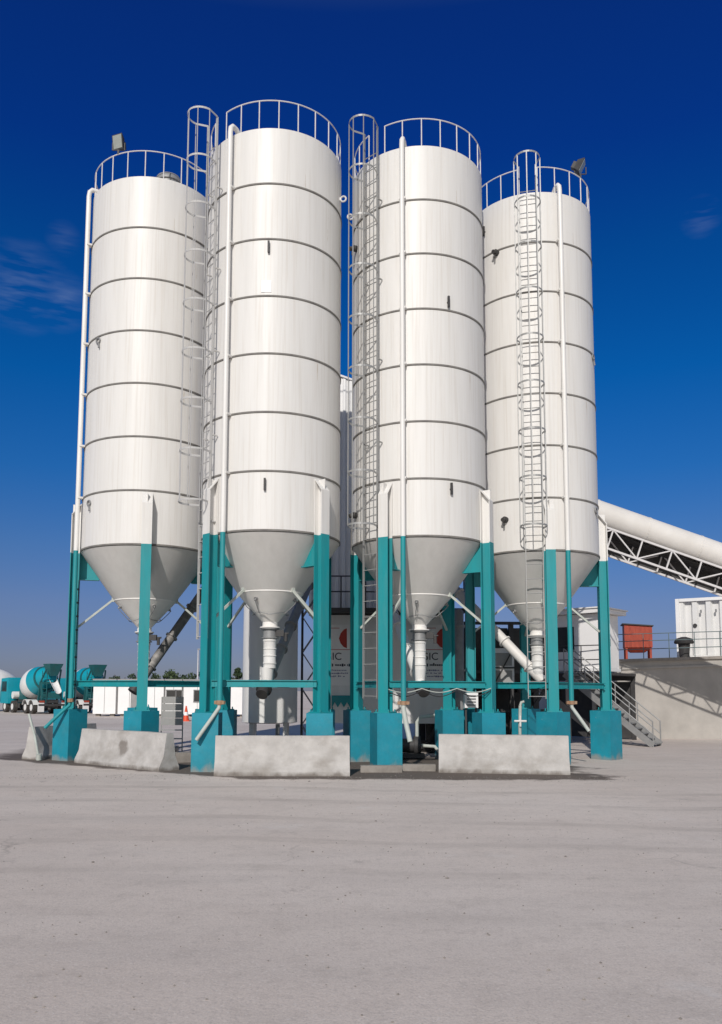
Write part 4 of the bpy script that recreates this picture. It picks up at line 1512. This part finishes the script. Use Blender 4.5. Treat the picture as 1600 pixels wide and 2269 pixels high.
# ------------------------------------------------------------------ mixer trucks
def make_truck():
    t = thing('mixer_truck', '', 'mixer truck', (0, 0, 0), group='concrete mixer trucks parked at the left')
    m = MB()
    for y in (-0.42, 0.42):
        m.beam((-4.0, y, 0.98), (3.9, y, 0.98), 0.10, 0.28)
    for x in (-3.9, -2.0, 0.0, 2.0, 3.6):
        m.box((x, 0, 0.98), (0.12, 0.74, 0.2))
    m.box((-4.05, 0, 0.72), (0.10, 2.3, 0.16))
    m.box((-2.7, 0, 0.62), (2.2, 1.1, 0.3))
    m.build('chassis', DARK, t)
    # cab
    m = MB()
    m.prism([(2.55, 0.75), (4.35, 0.75), (4.40, 1.7), (4.22, 2.85), (2.55, 2.92)], (0, -1.2, 0), (1, 0, 0), (0, 0, 1), (0, 2.4, 0))
    cabn = m.build('cab', TEALT, t, bevel=0.06)
    m = MB()
    m.prism([(4.425, 1.75), (4.445, 1.75), (4.27, 2.72), (4.25, 2.72)], (0, -1.05, 0), (1, 0, 0), (0, 0, 1), (0, 2.1, 0))
    for y in (-1.212, 1.202):
        m.prism([(2.95, 1.75), (4.15, 1.75), (4.05, 2.6), (2.95, 2.6)], (0, y, 0), (1, 0, 0), (0, 0, 1), (0, 0.01, 0))
    m.build('windscreen', GLASS, cabn)
    # wheels
    wm = MB()
    wm.tube([(0, -0.15, 0), (0, 0.15, 0)], 0.50, 28)
    wh0 = wm.build('wheel', TYRE, t)
    rm_ = MB()
    rm_.tube([(0, -0.16, 0), (0, 0.16, 0)], 0.26, 20)
    for k in range(8):
        a = 2 * pi * k / 8
        rm_.tube([(0.17 * cos(a), -0.185, 0.17 * sin(a)), (0.17 * cos(a), 0.185, 0.17 * sin(a))], 0.025, 6)
    rm_.build('rim', TRUCKW, wh0)
    first = True
    for x in (3.3, 1.55, -1.35, -2.65):
        for y in (-1.02, 1.02):
            if first:
                wh0.location = (x, y, 0.5); first = False
            else:
                c = copy_tree(wh0, t)
                c.location = (x, y, 0.5)
    # mudguards over the rear bogie
    for y in (-1.02, 1.02):
        m = MB()
        for x in (-1.35, -2.65):
            pts = [(x + 0.60 * cos(a), 0.5 + 0.62 * sin(a)) for a in [radians(20 + 140 * i / 8) for i in range(9)]]
            for i in range(8):
                p, q_ = Vector((pts[i][0], y, pts[i][1])), Vector((pts[i + 1][0], y, pts[i + 1][1]))
                m.beam(p, q_, 0.42, 0.03, up=Vector((0, 0, 1)) if abs((q_ - p).normalized().z) < 0.9 else Vector((1, 0, 0)))
        m.build('mudguard', TRUCKW, t)
    m = MB()
    for y in (-0.95, 0.95):
        m.box((-4.08, y, 0.55), (0.03, 0.5, 0.75))
    m.build('mud_flap', TRUCKW, t)
    m = MB()
    for y in (-0.9, 0.9):
        m.box((-4.115, y, 0.98), (0.03, 0.42, 0.14))
    m.build('tail_light', RED, t)
    # drum: tilted axis, rear higher
    c0, c1 = Vector((1.15, 0, 2.02)), Vector((-3.25, 0, 3.02))
    ax = (c1 - c0).normalized()
    yv_ = Vector((0, 1, 0))
    zv = ax.cross(yv_)
    M = Matrix((( zv.x, yv_.x, ax.x), (zv.y, yv_.y, ax.y), (zv.z, yv_.z, ax.z)))
    Ld = (c1 - c0).length
    prof = [(0.40, 0), (0.66, 0.10), (0.98, 0.62), (1.20, 1.30), (1.27, 1.80), (1.27, 2.15), (1.22, 2.6), (1.05, 3.3), (0.80, 4.0), (0.62, Ld - 0.1), (0.54, Ld)]
    mis = [1, 1, 0, 0, 0, 1, 1, 1, 1, 1]
    mis = [1, 0, 0, 0, 0, 0, 1, 1, 1, 1]
    m = MB()
    m.lathe(prof, 48, c0, M, mis=mis)
    m.build('drum', [TRUCKW, TEALT], t)
    m = MB()
    m.lathe([(0.93, 3.62), (1.0, 3.62), (0.97, 3.78), (0.88, 3.78)], 48, c0, M, caps=False)
    m.build('drum_ring', TEALD, t)
    # front pedestal + water tank
    m = MB()
    m.prism([(0.9, 1.1), (2.0, 1.1), (1.75, 2.4), (1.25, 2.4)], (0, -0.5, 0), (1, 0, 0), (0, 0, 1), (0, 1.0, 0))
    m.build('front_pedestal', TEALD, t)
    m = MB()
    m.tube([(2.15, -0.95, 1.45), (2.15, 0.95, 1.45)], 0.30, 20)
    m.build('water_tank', TRUCKW, t)
    # rear frame, hopper, chute
    m = MB()
    for y in (-0.75, 0.75):
        m.beam((-3.0, y, 1.1), (-3.3, y, 2.5), 0.14, 0.14, up=(0, 1, 0))
        m.beam((-3.9, y, 1.1), (-3.3, y, 2.5), 0.12, 0.12, up=(0, 1, 0))
        m.beam((-3.3, y, 2.5), (-4.0, y * 0.8, 3.5), 0.10, 0.10, up=(0, 1, 0))
    m.beam((-3.3, -0.8, 2.45), (-3.3, 0.8, 2.45), 0.16, 0.16)
    m.box((-3.7, 0, 1.45), (0.6, 1.5, 0.5))
    m.build('rear_frame', TEALD, t)
    m = MB()
    vs = [(-3.35, -0.62, 3.95), (-3.35, 0.62, 3.95), (-4.55, 0.55, 3.95), (-4.55, -0.55, 3.95), (-3.5, -0.35, 3.15), (-3.5, 0.35, 3.15), (-4.1, 0.28, 3.0), (-4.1, -0.28, 3.0)]
    m.add(vs, [(0, 1, 5, 4), (1, 2, 6, 5), (2, 3, 7, 6), (3, 0, 4, 7), (4, 5, 6, 7)])
    m.build('hopper', TEALD, t)
    m = MB()
    for i in range(7):
        a0_, a1_ = radians(180 + 180 * i / 7), radians(180 + 180 * (i + 1) / 7)
        p = [(-3.95, 0.32 * cos(a0_), 2.75 + 0.3 * sin(a0_)), (-3.95, 0.32 * cos(a1_), 2.75 + 0.3 * sin(a1_)),
             (-5.05, 0.26 * cos(a1_), 1.85 + 0.24 * sin(a1_)), (-5.05, 0.26 * cos(a0_), 1.85 + 0.24 * sin(a0_))]
        o_ = [Vector(v) + Vector((0.0, 0, -0.02)) for v in p]
        m.add([*p, *o_], [(0, 1, 2, 3), (7, 6, 5, 4), (0, 3, 7, 4), (1, 5, 6, 2), (0, 4, 5, 1), (3, 2, 6, 7)])
    m.build('chute', TRUCKW, t)
    m = MB()
    for y in (0.55, 0.95):
        m.tube([(-4.05, y, 0.9), (-4.15, y, 3.4)], 0.03, 8)
    for i in range(8):
        m.tube([(-4.06 - 0.012 * i, 0.55, 1.1 + 0.3 * i), (-4.06 - 0.012 * i, 0.95, 1.1 + 0.3 * i)], 0.02, 6)
    m.build('access_ladder', TEALD, t)
    return t

def place_truck(t, px, py_ground, Y, heading, lx):
    """Puts local point (lx,0) at the pixel column px."""
    p = at(px, py_ground, Y=Y)
    rz = heading
    o = Vector((p.x, Y, 0)) - (Matrix.Rotation(rz, 3, 'Z') @ Vector((lx, 0, 0)))
    t.location = o
    t.rotation_euler = (0, 0, rz)
trk = make_truck()
place_truck(trk, 116, 1583, 66.0, radians(131), -4.05)
trk['label'] = 'white and teal mixer truck left of the leftmost silo leg, drum in full view'
trk2 = copy_tree(trk)
place_truck(trk2, 215, 1583, 68.0, radians(124), -4.05)
trk2['label'] = 'mixer truck seen more from its rear, right of the leftmost silo leg'
trk3 = copy_tree(trk)
place_truck(trk3, -100, 1580, 72.0, radians(38), -4.05)
trk3['label'] = 'mixer truck cut by the left edge of the picture, only its pale drum showing'

# ------------------------------------------------------------------ trees beyond the cabins
def tree(px, Y, hgt, wid, seed, mt, label):
    rnd = random.Random(seed)
    p = at(px, 1530, Y=Y)
    t = thing('tree', label, 'tree', (p.x, Y, 0), group='trees beyond the site cabins')
    m = MB()
    m.tube([(0, 0, 0), (0.1, 0, hgt * 0.3), (0.0, 0.1, hgt * 0.6)], 0.2, 8, r1=0.09)
    for k in range(5):
        a = rnd.uniform(0, 2 * pi)
        m.tube([(0.05, 0.03, hgt * (0.3 + 0.06 * k)), (cos(a) * wid * 0.25, sin(a) * wid * 0.25, hgt * (0.55 + 0.06 * k))], 0.08, 6, r1=0.03)
    m.build('trunk', BARK, t)
    m = MB()
    clumps = []
    for k in range(26):
        a = rnd.uniform(0, 2 * pi)
        rr = wid * 0.5 * sqrt(rnd.random())
        zz = hgt * rnd.uniform(0.42, 0.95)
        top_f = 1 - 0.75 * (rr / (wid * 0.5)) ** 2
        zz = hgt * 0.40 + (zz - hgt * 0.40) * max(0.25, top_f)
        clumps.append((Vector((rr * cos(a), rr * sin(a), zz)), rnd.uniform(0.35, 0.8) * wid * 0.18))
    for c, cr in clumps:
        for i in range(70):
            d = Vector((rnd.gauss(0, 1), rnd.gauss(0, 1), rnd.gauss(0, 0.75))).normalized() * cr * (rnd.random() ** 0.4)
            s = rnd.uniform(0.10, 0.22)
            u = Vector((rnd.gauss(0, 1), rnd.gauss(0, 1), rnd.gauss(0, 1))).normalized()
            v = u.cross(Vector((rnd.gauss(0, 1), rnd.gauss(0, 1), rnd.gauss(0, 1)))).normalized()
            q = c + d
            m.add([q - u * s, q - v * s * 0.5, q + u * s, q + v * s * 0.5], [(0, 1, 2, 3)])
    m.build('crown', mt, t, smooth=0)
    return t
tree(272, 95, 4.6, 4.0, 1, LEAFD, 'small dark tree between the mixer trucks and the leftmost silo front leg')
tree(375, 92, 4.6, 4.6, 2, LEAF, 'broad green tree above the cabin right of the leftmost silo front leg')
tree(402, 97, 4.0, 3.6, 3, LEAFD, 'low dark tree just right of the broad green one')
tree(432, 92, 4.4, 3.6, 4, LEAF, 'rounded green tree left of the second silo left leg')
tree(524, 92, 4.6, 3.4, 5, LEAFD, 'dark tree seen between the second silo pipe and the white tank')
# thin yard lamp pole by the cabins
q = at(437, 1540, Y=75)
t = thing('lamp_pole', 'thin pale lamp pole rising behind the cabins left of the second silo', 'lamp pole', (q.x, 75, 0))
m = MB(); m.tube([(0, 0, 0), (0, 0, 5.6)], 0.07, 8, r1=0.045); m.build('pole', RAIL, t)
m = MB(); m.box((0.2, 0, 5.6), (0.5, 0.2, 0.1)); m.build('lamp_head', GREYST, t)

# grit and pebbles strewn over the near yard
rnd = random.Random(99)
m = MB()
for i in range(1500):
    y = 5.0 + 17.0 * rnd.random() ** 0.9
    x = rnd.uniform(-0.46, 0.5) * (y + 2)
    if rnd.random() < 0.35:
        y = rnd.uniform(18.3, 19.4); x = rnd.uniform(-7.5, 6.5)
    r_ = rnd.uniform(0.004, 0.013) if rnd.random() < 0.975 else rnd.uniform(0.014, 0.024)
    p = Vector((x, y, r_ * 0.35))
    vs = [p + Vector((r_ * rnd.uniform(0.7, 1.3) * a, r_ * rnd.uniform(0.7, 1.3) * b, r_ * rnd.uniform(0.5, 0.9) * c)) for a, b, c in ((1, 0, 0), (-1, 0, 0), (0, 1, 0), (0, -1, 0), (0, 0, 1), (0, 0, -1))]
    m.add(vs, [(0, 2, 4), (2, 1, 4), (1, 3, 4), (3, 0, 4), (2, 0, 5), (1, 2, 5), (3, 1, 5), (0, 3, 5)])
tag(m.build('pebbles', CONCD, smooth=0), 'small pebbles and grit strewn over the concrete yard', 'pebbles', kind='stuff')
